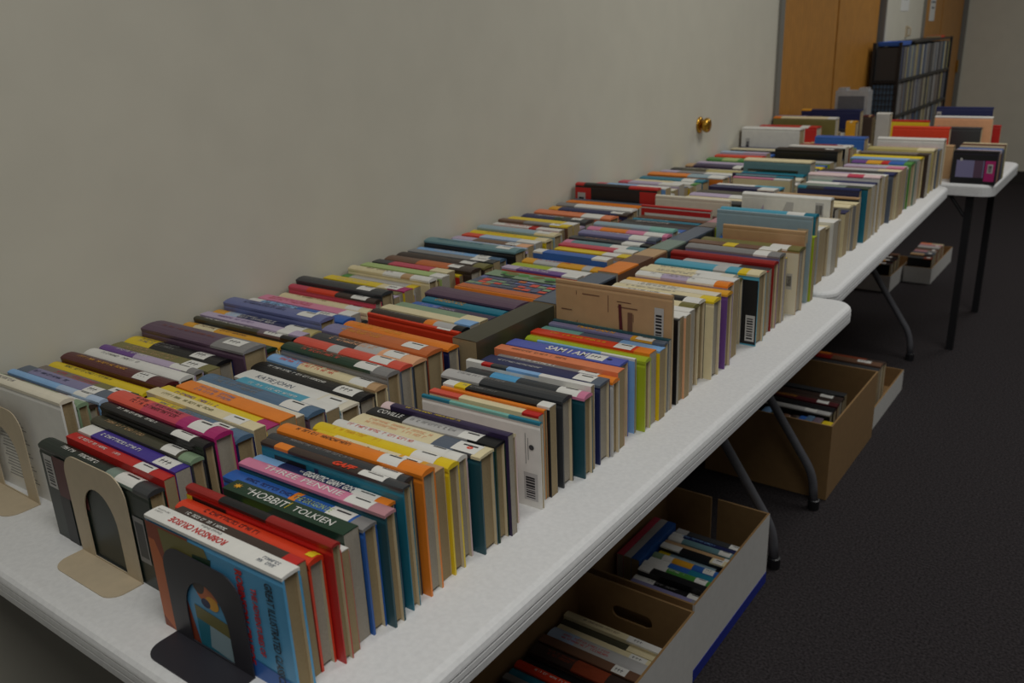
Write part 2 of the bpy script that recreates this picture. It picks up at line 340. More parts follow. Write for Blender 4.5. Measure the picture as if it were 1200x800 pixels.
(-1.134,-0.937,1.5635,0.0250,0.133,-0.005,'h','dark green','sage',0,'',-1),
(-1.142,-0.935,1.5946,0.0361,0.152,-0.005,'h','gold*1.5 light grey*3 gold*3 light grey*1 gold*1','light grey',0,'red',29),
(-1.135,-0.935,1.6279,0.0288,0.166,-0.003,'p','white*1 blue*5 white*1.5','blue',0,'',30),
(-1.133,-0.939,1.6577,0.0296,0.150,-0.002,'p','slate','yellow',0,'charcoal',-1),
(-1.124,-0.941,1.6878,0.0296,0.150,-0.002,'p','brown','charcoal',0,'charcoal',-1),
(-1.135,-0.935,1.7177,0.0291,0.152,-0.002,'p','yellow*5 white*1.5 yellow','yellow',0,'',31),
(-1.142,-0.935,1.7477,0.0289,0.156,0.000,'p','rose*6 white*2','rose',0,'',32),
(-1.147,-0.940,1.7687,0.0122,0.136,0.000,'h','olive','light grey',0,'',-1),
(-1.158,-0.935,1.7942,0.0376,0.153,0.000,'h','pink*1 grey teal*5 white*2 grey teal*2','grey teal',0,'',33),
(-1.163,-0.935,1.8288,0.0299,0.155,0.000,'p','charcoal*6 white*2 black','charcoal',0,'peach',34),
(-1.154,-0.935,1.8635,0.0377,0.165,0.000,'h','lavender*6 white*2 slate*1','lavender',0,'white',35),
(-1.152,-0.940,1.8941,0.0224,0.150,0.000,'h','brown','blue',0,'gold',-1),
(-1.165,-0.935,1.9220,0.0325,0.162,0.000,'h','pink*1.5 orange*3 pink*2 white*2 pink*.5','pink',0,'',36),
(-1.165,-0.935,1.9552,0.0322,0.169,0.000,'h','aqua grey*5 mint*2','aqua grey',0,'',37),
(-1.154,-0.944,1.9881,0.0324,0.150,0.000,'p','pale blue','cream',0,'white',-1),
(-1.156,-0.942,2.0211,0.0324,0.150,0.000,'p','blue','slate',0,'white',-1),
(-1.149,-0.941,2.0541,0.0324,0.150,0.000,'p','charcoal','blue',0,'charcoal',-1),
(-1.150,-0.940,2.0872,0.0324,0.150,0.000,'p','black','blue',0,'white',-1),
(-1.141,-0.943,2.1202,0.0324,0.150,0.000,'h','teal','black',0,'white',-1),
(-1.141,-0.940,2.1532,0.0324,0.150,0.000,'p','brown','slate',0,'',-1),
(-1.145,-0.935,2.1757,0.0115,0.178,0.000,'t','red','white',0,'',40),
(-1.146,-0.942,2.1895,0.0150,0.142,0.000,'p','slate','lilac',0,'gold',-1),
(-1.165,-0.935,2.2136,0.0322,0.119,0.000,'p','lilac*5 yellow*2','lilac',0,'',38),
(-1.165,-0.935,2.2466,0.0320,0.123,0.000,'p','brown grey*4 rose*3','brown grey',0,'',39),
(-1.156,-0.941,2.2791,0.0320,0.138,0.000,'h','maroon','red',0,'gold',-1),
(-1.165,-0.935,2.3034,0.0155,0.184,0.000,'t','ivory','ivory',0,'',41),
],
'W':[
(-1.462,-1.175,0.5140,0.0215,0.186,0.040,'h','ivory','white',0,'grey',0),
(-1.462,-1.175,0.5344,0.0176,0.172,0.040,'h','sage*4 charcoal*1 sage*4 white*2 sage*1','sage',0,'charcoal',1),
(-1.462,-1.202,0.5566,0.0249,0.154,0.040,'h','brown*8 white*2 dark brown*1','brown',0,'grey',2),
(-1.462,-1.200,0.5773,0.0148,0.156,0.040,'h','light blue*5 pale blue*4','light blue',1,'',3),
(-1.462,-1.209,0.5962,0.0211,0.154,0.040,'p','slate*1 lavender*5 slate*2','lavender',1,'navy',4),
(-1.462,-1.199,0.6205,0.0257,0.145,0.040,'p','brown grey*5 olive*2 dark green*1','brown grey',1,'rose',5),
(-1.462,-1.195,0.6461,0.0229,0.146,0.040,'h','yellow','yellow',0,'olive',6),
(-1.462,-1.175,0.6728,0.0287,0.155,0.040,'h','maroon','maroon',1,'gold',7),
(-1.462,-1.192,0.7123,0.0285,0.149,0.040,'h','white','white',0,'grey',8),
(-1.462,-1.195,0.7370,0.0190,0.149,0.040,'h','purple*3 lilac*4 grey*1','lilac',1,'white',9),
(-1.462,-1.187,0.7599,0.0250,0.145,0.039,'p','olive','dark olive',1,'tan',10),
(-1.462,-1.203,0.7916,0.0355,0.147,0.037,'h','yellow*2 black*5','navy',1,'grey',11),
(-1.462,-1.175,0.8355,0.0495,0.163,0.035,'h','dusky purple*7 grey*3','dusky purple',1,'rust',12),
(-1.457,-1.187,0.8767,0.0317,0.145,0.033,'h','dark green','cream',0,'charcoal',-1),
(-1.462,-1.187,0.9065,0.0268,0.142,0.033,'h','gold*1 cream*2 gold*6','cream',0,'brown',13),
(-1.462,-1.182,0.9280,0.0143,0.149,0.031,'h','dark olive*6 purple grey*2 black*1','charcoal',1,'white',14),
(-1.462,-1.175,0.9470,0.0220,0.151,0.029,'p','lilac*7 white*1 lilac*1','lilac',0,'purple',15),
(-1.462,-1.175,0.9748,0.0316,0.148,0.027,'h','gold*1 pale blue*1 navy*5 khaki*1','navy',1,'white',16),
(-1.462,-1.184,1.0103,0.0376,0.164,0.025,'h','periwinkle','periwinkle',1,'navy',17),
(-1.462,-1.177,1.0573,0.0344,0.150,0.022,'h','white*1 light blue*3 blue*4','blue',1,'charcoal',18),
(-1.462,-1.192,1.0890,0.0270,0.148,0.020,'p','pink*7 white*1','pink',0,'rose',19),
(-1.450,-1.199,1.1152,0.0244,0.126,0.018,'h','charcoal','red',0,'charcoal',-1),
(-1.462,-1.203,1.1417,0.0274,0.140,0.018,'h','cream','cream',1,'olive',20),
(-1.462,-1.206,1.1667,0.0209,0.154,0.016,'h','rose*2 red orange*3 dark brown*4','rose',1,'',21),
(-1.462,-1.207,1.1956,0.0351,0.164,0.014,'h','charcoal','charcoal',1,'slate',22),
(-1.460,-1.210,1.2240,0.0204,0.144,0.012,'p','lilac','ivory',0,'gold',-1),
(-1.460,-1.222,1.2450,0.0204,0.145,0.012,'p','olive','blue',0,'charcoal',-1),
(-1.462,-1.217,1.2695,0.0275,0.147,0.012,'p','yellow*5 cream*1 magenta*1.5','yellow',1,'cream',23),
(-1.452,-1.235,1.2964,0.0251,0.130,0.010,'h','light grey','lilac',0,'white',-1),
(-1.462,-1.239,1.3202,0.0214,0.138,0.010,'p','green*1 light grey*7 yellow*1','light grey',0,'',24),
(-1.462,-1.215,1.3457,0.0280,0.154,0.008,'h','cream*4 white*2 tan*1 white*2','cream',0,'brown',25),
(-1.461,-1.219,1.3656,0.0106,0.143,0.006,'p','black','yellow',0,'charcoal',-1),
(-1.462,-1.212,1.3851,0.0275,0.150,0.006,'p','light green*6 white*1','light green',0,'',26),
(-1.462,-1.229,1.4237,0.0275,0.149,0.004,'p','charcoal*2 rose*5 cream*2','black',0,'',27),
(-1.457,-1.217,1.4442,0.0125,0.137,0.001,'p','yellow','red',0,'gold',-1),
(-1.462,-1.194,1.4712,0.0402,0.149,0.001,'h','brown*3 burnt orange*3 dark brown*2','dark brown',1,'',28),
(-1.462,-1.188,1.5109,0.0375,0.149,0.000,'h','dark brown*7 olive','dark brown',1,'brown',29),
(-1.462,-1.193,1.5478,0.0265,0.148,0.000,'p','grey*5 charcoal','charcoal',1,'',30),
(-1.462,-1.199,1.5786,0.0333,0.147,0.000,'h','light blue*6 slate blue*1','blue',1,'white',31),
(-1.462,-1.175,1.6185,0.0429,0.164,0.000,'h','grey teal*8','black',1,'teal',32),
(-1.457,-1.190,1.6563,0.0315,0.148,0.000,'h','lilac','ivory',0,'white',-1),
(-1.452,-1.213,1.6885,0.0315,0.145,0.000,'p','pale blue','lilac',0,'gold',-1),
(-1.462,-1.217,1.7199,0.0301,0.146,0.000,'p','lilac*2 brown*4 peach*1','brown',1,'',33),
(-1.460,-1.225,1.7415,0.0119,0.128,0.000,'p','sage','sage',0,'',-1),
(-1.462,-1.221,1.7633,0.0307,0.146,0.000,'p','red orange*2 pale blue*4 white*2','pale blue',0,'',34),
(-1.462,-1.213,1.7985,0.0327,0.148,0.000,'h','yellow*6 cream*1','yellow',0,'gold',35),
(-1.462,-1.209,1.8341,0.0366,0.156,0.000,'h','aqua grey*6 cream*2','aqua grey',1,'',36),
(-1.456,-1.229,1.8689,0.0319,0.137,0.000,'p','red','lilac',0,'gold',-1),
(-1.462,-1.239,1.8985,0.0262,0.149,0.000,'p','white*5 red*1 white*3','white',0,'coral',37),
(-1.462,-1.229,1.9255,0.0260,0.156,0.000,'p','brown*3 grey*3 yellow*2','brown',1,'',38),
(-1.459,-1.243,1.9465,0.0151,0.142,0.000,'p','white','charcoal',0,'white',-1),
(-1.462,-1.238,1.9712,0.0332,0.152,0.000,'p','yellow*5 white*1','yellow',0,'',39),
(-1.456,-1.242,2.0058,0.0350,0.138,0.000,'h','lilac','teal',0,'',-1),
(-1.462,-1.242,2.0479,0.0481,0.148,0.000,'h','navy*4 dark green*1 charcoal*3','charcoal',1,'white',40),
(-1.458,-1.229,2.0812,0.0174,0.131,0.000,'h','brown','light grey',0,'gold',-1),
(-1.462,-1.201,2.1149,0.0489,0.149,0.000,'h','salmon*5 white*2 salmon*1','salmon',0,'orange',41),
(-1.459,-1.205,2.1542,0.0286,0.131,0.000,'h','brown','blue',0,'',-1),
(-1.462,-1.191,2.1899,0.0416,0.145,0.000,'h','gold*1 navy*6 dark brown','navy',1,'',42),
(-1.462,-1.200,2.2323,0.0414,0.150,0.000,'h','grey*2 white*6','white',0,'',43),
(-1.453,-1.197,2.2710,0.0349,0.150,0.000,'p','orange','dark green',0,'gold',-1),
(-1.451,-1.190,2.3065,0.0349,0.150,0.000,'h','slate','slate',0,'gold',-1),
(-1.462,-1.175,2.3392,0.0295,0.197,0.000,'h','red*1 black*5 red*3','black',0,'',44),
(-1.454,-1.189,2.3760,0.0429,0.150,0.000,'h','teal','black',0,'white',-1),
(-1.454,-1.206,2.4195,0.0429,0.150,0.000,'h','blue','light grey',0,'charcoal',-1),
(-1.462,-1.205,2.4611,0.0390,0.176,0.000,'p','rose*1 light blue*3 white*3','light blue',0,'',45),
(-1.454,-1.211,2.5009,0.0395,0.150,0.000,'h','white','sage',0,'charcoal',-1),
(-1.455,-1.227,2.5410,0.0395,0.149,0.000,'p','olive','brown',0,'charcoal',-1),
(-1.454,-1.237,2.5810,0.0395,0.149,0.000,'p','ivory','slate',0,'',-1),
(-1.462,-1.235,2.6218,0.0410,0.160,0.000,'p','rose*1 lilac*3 white*2','lilac',0,'',46),
(-1.454,-1.236,2.6582,0.0308,0.145,0.000,'p','slate','yellow',0,'',-1),
(-1.456,-1.230,2.6896,0.0308,0.142,0.000,'p','light grey','yellow',0,'charcoal',-1),
(-1.462,-1.221,2.7266,0.0422,0.147,0.000,'p','cream*4 white*2 green*.6','cream',0,'rose',47),
(-1.462,-1.220,2.7793,0.0537,0.152,0.000,'h','teal*5 white*1.5 teal','teal',0,'',48),
(-1.462,-1.175,2.8434,0.0576,0.158,0.000,'h','orange*4 aqua grey*2 white*1.4','orange',0,'',49),
(-1.455,-1.187,2.8912,0.0368,0.150,0.000,'h','blue','ivory',0,'',-1),
(-1.462,-1.183,2.9325,0.0447,0.151,0.000,'p','lilac*2 grey*3 white*3','grey',0,'',50),
(-1.454,-1.179,2.9752,0.0396,0.134,0.000,'h','olive','brown',0,'',-1),
(-1.462,-1.175,3.0254,0.0598,0.148,0.000,'h','black*1 dark olive*2 khaki*3','khaki',0,'',51),
(-1.461,-1.183,3.0742,0.0366,0.133,0.000,'h','yellow','slate',0,'charcoal',-1),
(-1.460,-1.202,3.1114,0.0366,0.136,0.000,'h','ivory','lilac',0,'',-1),
(-1.462,-1.203,3.1610,0.0614,0.146,0.000,'h','tan*1 dark purple*5 white*1 black*1','dark purple',0,'',52),
(-1.461,-1.215,3.2120,0.0395,0.133,0.000,'h','blue','cream',0,'gold',-1),
(-1.462,-1.226,3.2565,0.0486,0.140,0.000,'p','lilac*6 white*1','lilac',0,'',53),
(-1.455,-1.252,3.3043,0.0459,0.124,0.000,'h','white','sage',0,'',-1),
(-1.462,-1.263,3.3597,0.0638,0.144,0.000,'h','green*2 light green*2 green*2','green',0,'',54),
(-1.458,-1.269,3.4002,0.0161,0.134,0.000,'p','cream','yellow',0,'white',-1),
(-1.462,-1.262,3.4358,0.0540,0.147,0.000,'h','red orange','red orange',0,'',55),
(-1.462,-1.262,3.4871,0.0468,0.153,0.000,'p','pale blue*3 lilac*3','pale blue',0,'',56),
(-1.460,-1.258,3.5439,0.0657,0.140,0.000,'h','blue','ivory',0,'gold',-1),
(-1.462,-1.242,3.6037,0.0527,0.152,0.000,'p','cream','black',0,'',57),
(-1.459,-1.234,3.6620,0.0628,0.150,0.000,'h','navy','black',0,'charcoal',-1),
(-1.462,-1.209,3.7281,0.0682,0.230,0.000,'h','white','white',0,'',58),
(-1.453,-1.210,3.7851,0.0448,0.150,0.000,'p','ivory','pale blue',0,'',-1),
(-1.461,-1.207,3.8305,0.0448,0.150,0.000,'h','olive','teal',0,'charcoal',-1),
(-1.450,-1.204,3.8758,0.0448,0.150,0.000,'p','cream','yellow',0,'charcoal',-1),
(-1.462,-1.202,3.9341,0.0707,0.217,0.000,'h','red*5 white*1 red*1','red',0,'',59),
(-1.454,-1.197,3.9966,0.0532,0.150,0.000,'p','maroon','yellow',0,'gold',-1),
(-1.457,-1.190,4.0504,0.0532,0.150,0.000,'p','olive','olive',0,'',-1),
(-1.462,-1.175,4.1051,0.0551,0.240,0.000,'h','orange*1 cream*6 white*1','olive',0,'',62),
(-1.462,-1.262,4.1496,0.0320,0.239,0.000,'p','lavender*4 navy*2','lavender',0,'',61),
(-1.462,-1.244,4.1916,0.0502,0.212,0.000,'h','tan*5 white*1','tan',0,'',60),
(-1.453,-1.239,4.2492,0.0640,0.150,0.000,'p','black','orange',0,'',-1),
(-1.455,-1.224,4.3138,0.0640,0.150,0.000,'p','ivory','tan',0,'',-1),
(-1.462,-1.203,4.3784,0.0640,0.150,0.000,'p','black','white',0,'charcoal',-1),
(-1.456,-1.193,4.4429,0.0640,0.150,0.000,'p','charcoal','teal',0,'charcoal',-1),
(-1.462,-1.175,4.5023,0.0536,0.240,0.000,'h','gold*1 navy*5','navy',0,'',63),
],
'A2':[
(-0.868,-0.650,2.1268,0.0444,0.150,0.000,'h','white','white',0,'',-1),
(-0.868,-0.654,2.1738,0.0444,0.145,0.000,'p','ivory','white',0,'',-1),
(-0.868,-0.650,2.2233,0.0494,0.145,0.000,'p','white','light grey',0,'',-1),
(-0.868,-0.654,2.2753,0.0494,0.140,0.000,'h','cream','ivory',0,'',-1),
(-0.868,-0.646,2.3248,0.0444,0.145,0.000,'p','white','white',0,'',-1),
(-0.868,-0.654,2.3743,0.0494,0.140,0.000,'h','ivory','grey',0,'',-1),
(-0.940,-0.687,2.4170,0.0320,0.190,0.000,'h','white','white',0,'',0),
(-0.871,-0.683,2.4520,0.0363,0.152,0.000,'p','black','black',0,'',1),
(-0.883,-0.689,2.4926,0.0438,0.140,0.000,'p','olive','brown',0,'',-1),
(-0.904,-0.676,2.5370,0.0438,0.130,0.000,'p','navy','cream',0,'charcoal',-1),
(-0.924,-0.679,2.5818,0.0447,0.141,0.000,'h','coral*2 cream*4','light grey',0,'',2),
(-0.919,-0.671,2.6238,0.0375,0.140,0.000,'p','cream','grey',0,'',3),
(-0.914,-0.678,2.6520,0.0178,0.128,0.000,'p','cream','white',0,'charcoal',-1),
(-0.930,-0.679,2.6721,0.0212,0.147,0.000,'p','tan','black',0,'',4),
(-0.872,-0.687,2.6975,0.0278,0.170,0.000,'h','teal*1 charcoal*2 navy*4','navy',0,'aqua',5),
(-0.883,-0.671,2.7407,0.0424,0.166,0.000,'p','grey green*4 dark green*2','teal',0,'',6),
(-0.875,-0.671,2.7872,0.0405,0.167,0.000,'p','white*3 light grey*3','cream',0,'',7),
(-0.873,-0.675,2.8260,0.0353,0.169,0.000,'h','grey green*2 navy*4','navy',0,'',8),
(-0.893,-0.671,2.8665,0.0439,0.185,0.000,'h','pale pink*5 rose*2 pale pink*2','white',0,'rose',9),
(-0.890,-0.679,2.9165,0.0445,0.174,0.000,'p','brown*3 yellow*2','dark red',0,'',10),
(-0.896,-0.696,2.9610,0.0432,0.150,0.000,'p','slate','teal',0,'',-1),
(-0.914,-0.687,3.0059,0.0456,0.165,0.000,'p','lilac*3 white*3','white',0,'',11),
(-0.905,-0.689,3.0356,0.0127,0.150,0.000,'h','pale blue','navy',0,'',-1),
(-0.915,-0.675,3.0721,0.0594,0.165,0.000,'h','charcoal*6 navy*1','slate',0,'',12),
(-0.886,-0.671,3.1315,0.0471,0.163,0.000,'p','light grey*4 cream*2','cream',0,'',13),
(-0.873,-0.680,3.1667,0.0222,0.148,0.000,'p','red','teal',0,'white',-1),
(-0.875,-0.675,3.2023,0.0479,0.164,0.000,'p','lilac*5 pink*2','dusty pink',0,'',14),
(-0.881,-0.678,3.2348,0.0161,0.145,0.000,'h','navy','red',0,'',-1),
(-0.893,-0.687,3.2678,0.0487,0.156,0.000,'p','lilac*3 white*3','white',0,'',15),
(-0.878,-0.685,3.3008,0.0161,0.149,0.000,'p','white','teal',0,'',-1),
(-0.885,-0.679,3.3412,0.0636,0.163,0.000,'h','purple*2 gold*2 red*1 blue*2 green*1','green',0,'',16),
(-0.909,-0.675,3.4072,0.0504,0.164,0.000,'p','light blue*6 grey green*1','grey green',0,'',17),
(-0.913,-0.682,3.4525,0.0391,0.150,0.000,'h','light grey','orange',0,'gold',-1),
(-0.928,-0.683,3.5054,0.0656,0.160,0.000,'h','yellow','yellow',0,'',18),
(-0.920,-0.671,3.5750,0.0524,0.164,0.000,'p','brown grey*5 dark brown*1','dark brown',0,'',19),
(-0.916,-0.684,3.6296,0.0557,0.150,0.000,'p','ivory','brown',0,'',-1),
(-0.920,-0.675,3.6919,0.0678,0.169,0.000,'h','khaki*6 cream*2','khaki',0,'',20),
(-0.917,-0.685,3.7470,0.0413,0.149,0.000,'h','cream','blue',0,'charcoal',-1),
(-0.930,-0.675,3.7958,0.0550,0.153,0.000,'p','slate','slate',0,'',21),
(-0.925,-0.689,3.8305,0.0134,0.150,0.000,'h','red','orange',0,'charcoal',-1),
(-0.930,-0.675,3.8626,0.0497,0.188,0.000,'h','white','white',0,'',22),
],
'M2':[
(-1.165,-0.945,2.3600,0.0494,0.150,0.000,'h','sage*1 ivory*4','ivory',0,'',-1),
(-1.165,-0.945,2.4095,0.0444,0.140,0.000,'p','peach*4 olive*1','peach',0,'',-1),
(-1.165,-0.945,2.4590,0.0494,0.150,0.000,'h','charcoal','black',0,'',-1),
(-1.165,-0.945,2.5060,0.0394,0.145,0.000,'p','cream','cream',0,'',-1),
(-1.165,-0.945,2.5530,0.0494,0.150,0.000,'h','lilac*3 white*2','lavender',0,'',-1),
(-1.165,-0.945,2.6050,0.0494,0.148,0.000,'p','dark olive','charcoal',0,'',-1),
(-1.165,-0.945,2.6545,0.0444,0.140,0.000,'h','peach*3 tan*3','tan',0,'',-1),
(-1.165,-0.945,2.7040,0.0494,0.150,0.000,'p','navy*3 white*1','navy',0,'',-1),
(-1.165,-0.945,2.7560,0.0494,0.148,0.000,'h','white*3 aqua*2','white',0,'',-1),
(-1.150,-0.950,2.8552,0.0222,0.158,0.000,'p','pink*5 white*2','cream',0,'',2),
(-1.150,-0.950,2.8748,0.0152,0.164,0.000,'h','grey teal*5 teal*2','grey teal',0,'',3),
(-1.168,-0.950,2.8895,0.0124,0.165,0.000,'h','dark purple*5 black*2','dark purple',0,'',4),
(-1.190,-0.950,2.9041,0.0151,0.117,0.000,'p','pink*2 salmon*3 sage*3','cream',0,'',0),
(-1.189,-0.950,2.9324,0.0397,0.134,0.000,'h','cream*4 sage*2 white*1','cream',0,'',1),
(-1.187,-0.952,2.9744,0.0431,0.144,0.000,'h','ivory','light grey',0,'',-1),
(-1.183,-0.959,3.0181,0.0431,0.150,0.000,'h','teal','light grey',0,'white',-1),
(-1.190,-0.950,3.0704,0.0603,0.192,0.000,'h','cream','grey teal',0,'tan',5),
(-1.184,-0.956,3.1219,0.0417,0.150,0.000,'h','white','slate',0,'charcoal',-1),
(-1.179,-0.960,3.1642,0.0417,0.150,0.000,'h','slate','brown',0,'',-1),
(-1.181,-0.953,3.2064,0.0417,0.150,0.000,'h','yellow','light grey',0,'',-1),
(-1.184,-0.957,3.2487,0.0417,0.150,0.000,'h','blue','cream',0,'charcoal',-1),
(-1.190,-0.950,3.2946,0.0490,0.156,0.000,'p','yellow*5 light grey*2','lime',0,'',6),
(-1.182,-0.950,3.3385,0.0378,0.150,0.000,'p','black','tan',0,'',-1),
(-1.190,-0.950,3.3901,0.0642,0.191,0.000,'h','black','black',1,'',7),
(-1.175,-0.953,3.4375,0.0296,0.150,0.000,'h','slate','dark green',0,'',-1),
(-1.171,-0.950,3.4785,0.0512,0.190,0.000,'p','white','black',0,'',8),
(-1.148,-0.950,3.5411,0.0533,0.189,0.000,'h','dark red*6 white*1','dark red',1,'',10),
(-1.183,-0.950,3.5917,0.0461,0.171,0.000,'p','light blue*4 green*1','blue',0,'',9),
(-1.168,-0.954,3.6401,0.0496,0.150,0.000,'h','cream','sage',0,'white',-1),
(-1.157,-0.958,3.6903,0.0496,0.150,0.000,'p','ivory','slate',0,'',-1),
(-1.150,-0.950,3.7487,0.0660,0.199,0.000,'h','blue*4 blue*1','blue',0,'red orange',12),
(-1.190,-0.950,3.8056,0.0461,0.164,0.000,'h','tan*3 pale pink*2 cream*3','cream',0,'',11),
],
}
FLAT=(1.327,1.482)

# ---------------------------------------------------------------- books
def bands(spec):
    out = []
    for tok in spec.replace(' *', '*').split(' '):
        out.append(tok)
    # colour names may hold two words: join words until one carries a weight or ends
    items = []; cur = []
    for tok in out:
        if '*' in tok:
            nme, wt = tok.split('*'); cur.append(nme); items.append((' '.join(cur), float(wt))); cur = []
        else:
            cur.append(tok)
    if cur: items.append((' '.join(cur), 1.0))
    s = sum(q for _, q in items); x = 0; res = []
    for c, q in items:
        res.append((x, x+q/s, c)); x += q/s
    return res
class Book:
    """A book lying on its fore-edge with the spine up: x = along the spine, y = thickness, z = up."""
    def __init__(s, L, t, d, kind, spine, front, back=None, white_pages=False, board=None):
        s.L, s.t, s.d, s.kind = L, t, d, kind
        s.h = min(.17*t, .0042) if kind == 'h' else .0008
        s.b = (.0030 if t > .014 else .0016) if kind == 'h' else .0006
        s.spec = spine; s.front = front; s.back = back or front; s.wp = white_pages
    def top(s, y): return s.d-s.h*abs(2*y/s.t)**2.3
    def cover_mesh(s):
        t, d, h, b, L = s.t/2, s.d, s.h, s.b, s.L
        g = .0010 if s.kind == 'h' else 0
        side = [(-t, 0), (-t, d-h-.011), (-t+g, d-h-.0075), (-t, d-h-.004)]
        arc = [(-t*f, s.top(t*f)) for f in (1, .8, .45, 0, -.45, -.8, -1)]
        outer = side+arc+[(-y, z) for y, z in reversed(side)]
        inner = [(-t+b, 0), (-t+b, d-h-b), (t-b, d-h-b), (t-b, 0)]
        bs = bands(s.spec); xs = sorted({0.0, 1.0}|{round(a, 4) for a, _, _ in bs})
        nO = len(outer); V = []; F = []; Cc = []
        for fx in xs:
            for y, z in outer: V.append(((fx-.5)*L, y, z))
        def colat(f):
            for a, e, c in bs:
                if a <= f <= e: return PAL[c]
            return PAL[bs[-1][2]]
        fc, bc = PAL[s.front], PAL[s.back]
        for i in range(len(xs)-1):
            cc = colat((xs[i]+xs[i+1])/2)
            for j in range(nO-1):
                F.append((i*nO+j, i*nO+j+1, (i+1)*nO+j+1, (i+1)*nO+j))
                Cc.append(fc if j < 3 else bc if j >= nO-4 else cc)
        n0 = len(V)
        for fx in (0, 1):
            for y, z in inner: V.append(((fx-.5)*L, y, z))
        for j in range(3):
            F.append((n0+j, n0+4+j, n0+4+j+1, n0+j+1)); Cc.append(PAL['page'])
        for e, base in ((0, n0), (len(xs)-1, n0+4)):
            o = e*nO
            m = nO//2
            for poly, c in (((o, o+1, o+2, o+3, base+1, base), fc), ((o+nO-1, base+3, base+2, o+nO-4, o+nO-3, o+nO-2), bc),
                            (tuple([base+1]+list(range(o+3, o+nO-3))+[base+2]), colat(0 if e == 0 else 1))):
                F.append(poly if e == 0 else tuple(reversed(poly))); Cc.append(c)
        for k, (a, q) in enumerate(((0, 0), (nO-1, 3))):
            e = (len(xs)-1)*nO
            F.append((a, n0+q, n0+4+q, e+a)); Cc.append(fc if k == 0 else bc)
        return mesh('cover', V, F, Cc)
    def page_mesh(s):
        e = .0045 if s.kind == 'h' else .0004
        z0 = .004 if s.kind == 'h' else .0004
        y = s.t/2-s.b*.98
        bb = B().box(-s.L/2+e, s.L/2-e, -y, y, z0, s.d-s.h-s.b*.9)
        return mesh('page_block', bb.v, bb.f, mats=('page_white' if s.wp else 'page',))
    def label_mesh(s, a, e):
        V = []; F = []; Cc = []; N = 6; w = min(s.t*.47, .0125); off = RND.uniform(-.1, .1)*s.t*.2
        ys = [max(-s.t*.49, min(s.t*.49, off-w+2*w*i/N)) for i in range(N+1)]
        xa, xe = (a-.5)*s.L, (e-.5)*s.L
        for y in ys:
            for x in (xa, xe): V.append((x, y, s.top(y)+.0003))
        for i in range(N): F.append((2*i, 2*i+1, 2*i+3, 2*i+2)); Cc.append(PAL['white'])
        def q(x0, x1, y0, y1):
            n = len(V)
            for x, y in ((x0, y0), (x1, y0), (x1, y1), (x0, y1)): V.append((x, y, s.top(y)+.0006))
            F.append((n, n+1, n+2, n+3)); Cc.append(PAL['ink'])
        l = xe-xa; st = RND.random()
        if st < .75: q(xa+l*.25, xa+l*.85, off+w*.25, off+w*.5)
        if st > .75:
            x = xa+l*.2
            for _ in range(3):
                q(x, x+l*.03, off-w*.5, off+w*.35); q(x-l*.05, x+l*.12, off-w*.05, off+w*.08); x += l*.2
        return mesh('call_label', V, F, Cc, ('print',))
    def stroke_title(s, col, a, e, ht=None, lines=1, seed=0):
        """illegible small spine lettering: rows of short strokes"""
        R = random.Random(seed); V = []; F = []; w = min(s.t*.28, .006) if ht is None else ht
        for ln in range(lines):
            yc = (ln-(lines-1)/2)*-w*1.5; x = (a-.5)*s.L; end = (e-.5)*s.L
            while x < end-.003:
                lw = w*R.uniform(.55, .95)
                if R.random() < .14: x += lw; continue
                strokes = [(0, .22, -.5, .5)] + R.choice([[(.22, .9, .3, .5)], [(.22, .9, -.1, .1), (.7, .95, -.5, .5)], [(.22, .9, -.5, -.3), (.22, .9, .3, .5)], [(.7, .92, -.5, .5), (.22, .7, .3, .5)], []])
                for x0, x1, y0, y1 in strokes:
                    n = len(V)
                    for xx, yy in ((x0, y0), (x1, y0), (x1, y1), (x0, y1)):
                        Y = max(-s.t*.48, min(s.t*.48, yc+yy*w)); V.append((x+xx*lw, Y, s.top(Y)+.0005))
                    F.append((n, n+1, n+2, n+3))
                x += lw*1.22
        return mesh('spine_lettering', V, F, [PAL[col]]*len(F), ('print',)) if F else None
def text_mesh(s, size, col, width=None, shear=0, bold=0, name='lettering'):
    cu = bpy.data.curves.new('txt', 'FONT'); cu.body = s; cu.size = size; cu.align_x = 'LEFT'; cu.align_y = 'CENTER'; cu.shear = shear; cu.offset = bold; cu.resolution_u = 2
    o = bpy.data.objects.new('txt', cu); C.objects.link(o)
    me = bpy.data.meshes.new_from_object(o); bpy.data.objects.remove(o); bpy.data.curves.remove(cu)
    me.name = name; xs = [v.co.x for v in me.vertices]
    if width and xs:
        k = width/(max(xs)-min(xs)); x0 = min(xs)
        for v in me.vertices: v.co.x = (v.co.x-x0)*k
    me.materials.clear(); me.materials.append(M['print'])
    a = me.attributes.new('Col', 'FLOAT_COLOR', 'FACE'); a.data.foreach_set('color', [*PAL[col], 1]*len(me.polygons))
    return me
def spine_text(bk, root, s, size, col, x0, width, y=0, flip=False, shear=0, bold=0):
    me = text_mesh(s, size, col, width, shear, bold, 'spine_title')
    ys = [v.co.y for v in me.vertices]; hh = max(ys)-min(ys); mid = (max(ys)+min(ys))/2; ky = min(1, .74*bk.t/hh)
    if abs(y)+hh*ky/2 > bk.t*.47: y = 0
    for v in me.vertices:
        x, yy = v.co.x, (v.co.y-mid)*ky
        if flip: x, yy = width-x, -yy
        X = (x0-.5)*bk.L+x; Y = max(-bk.t*.495, min(bk.t*.495, y+yy)); v.co = (X, Y, bk.d+.0004)
    return link('spine_title', me, root)
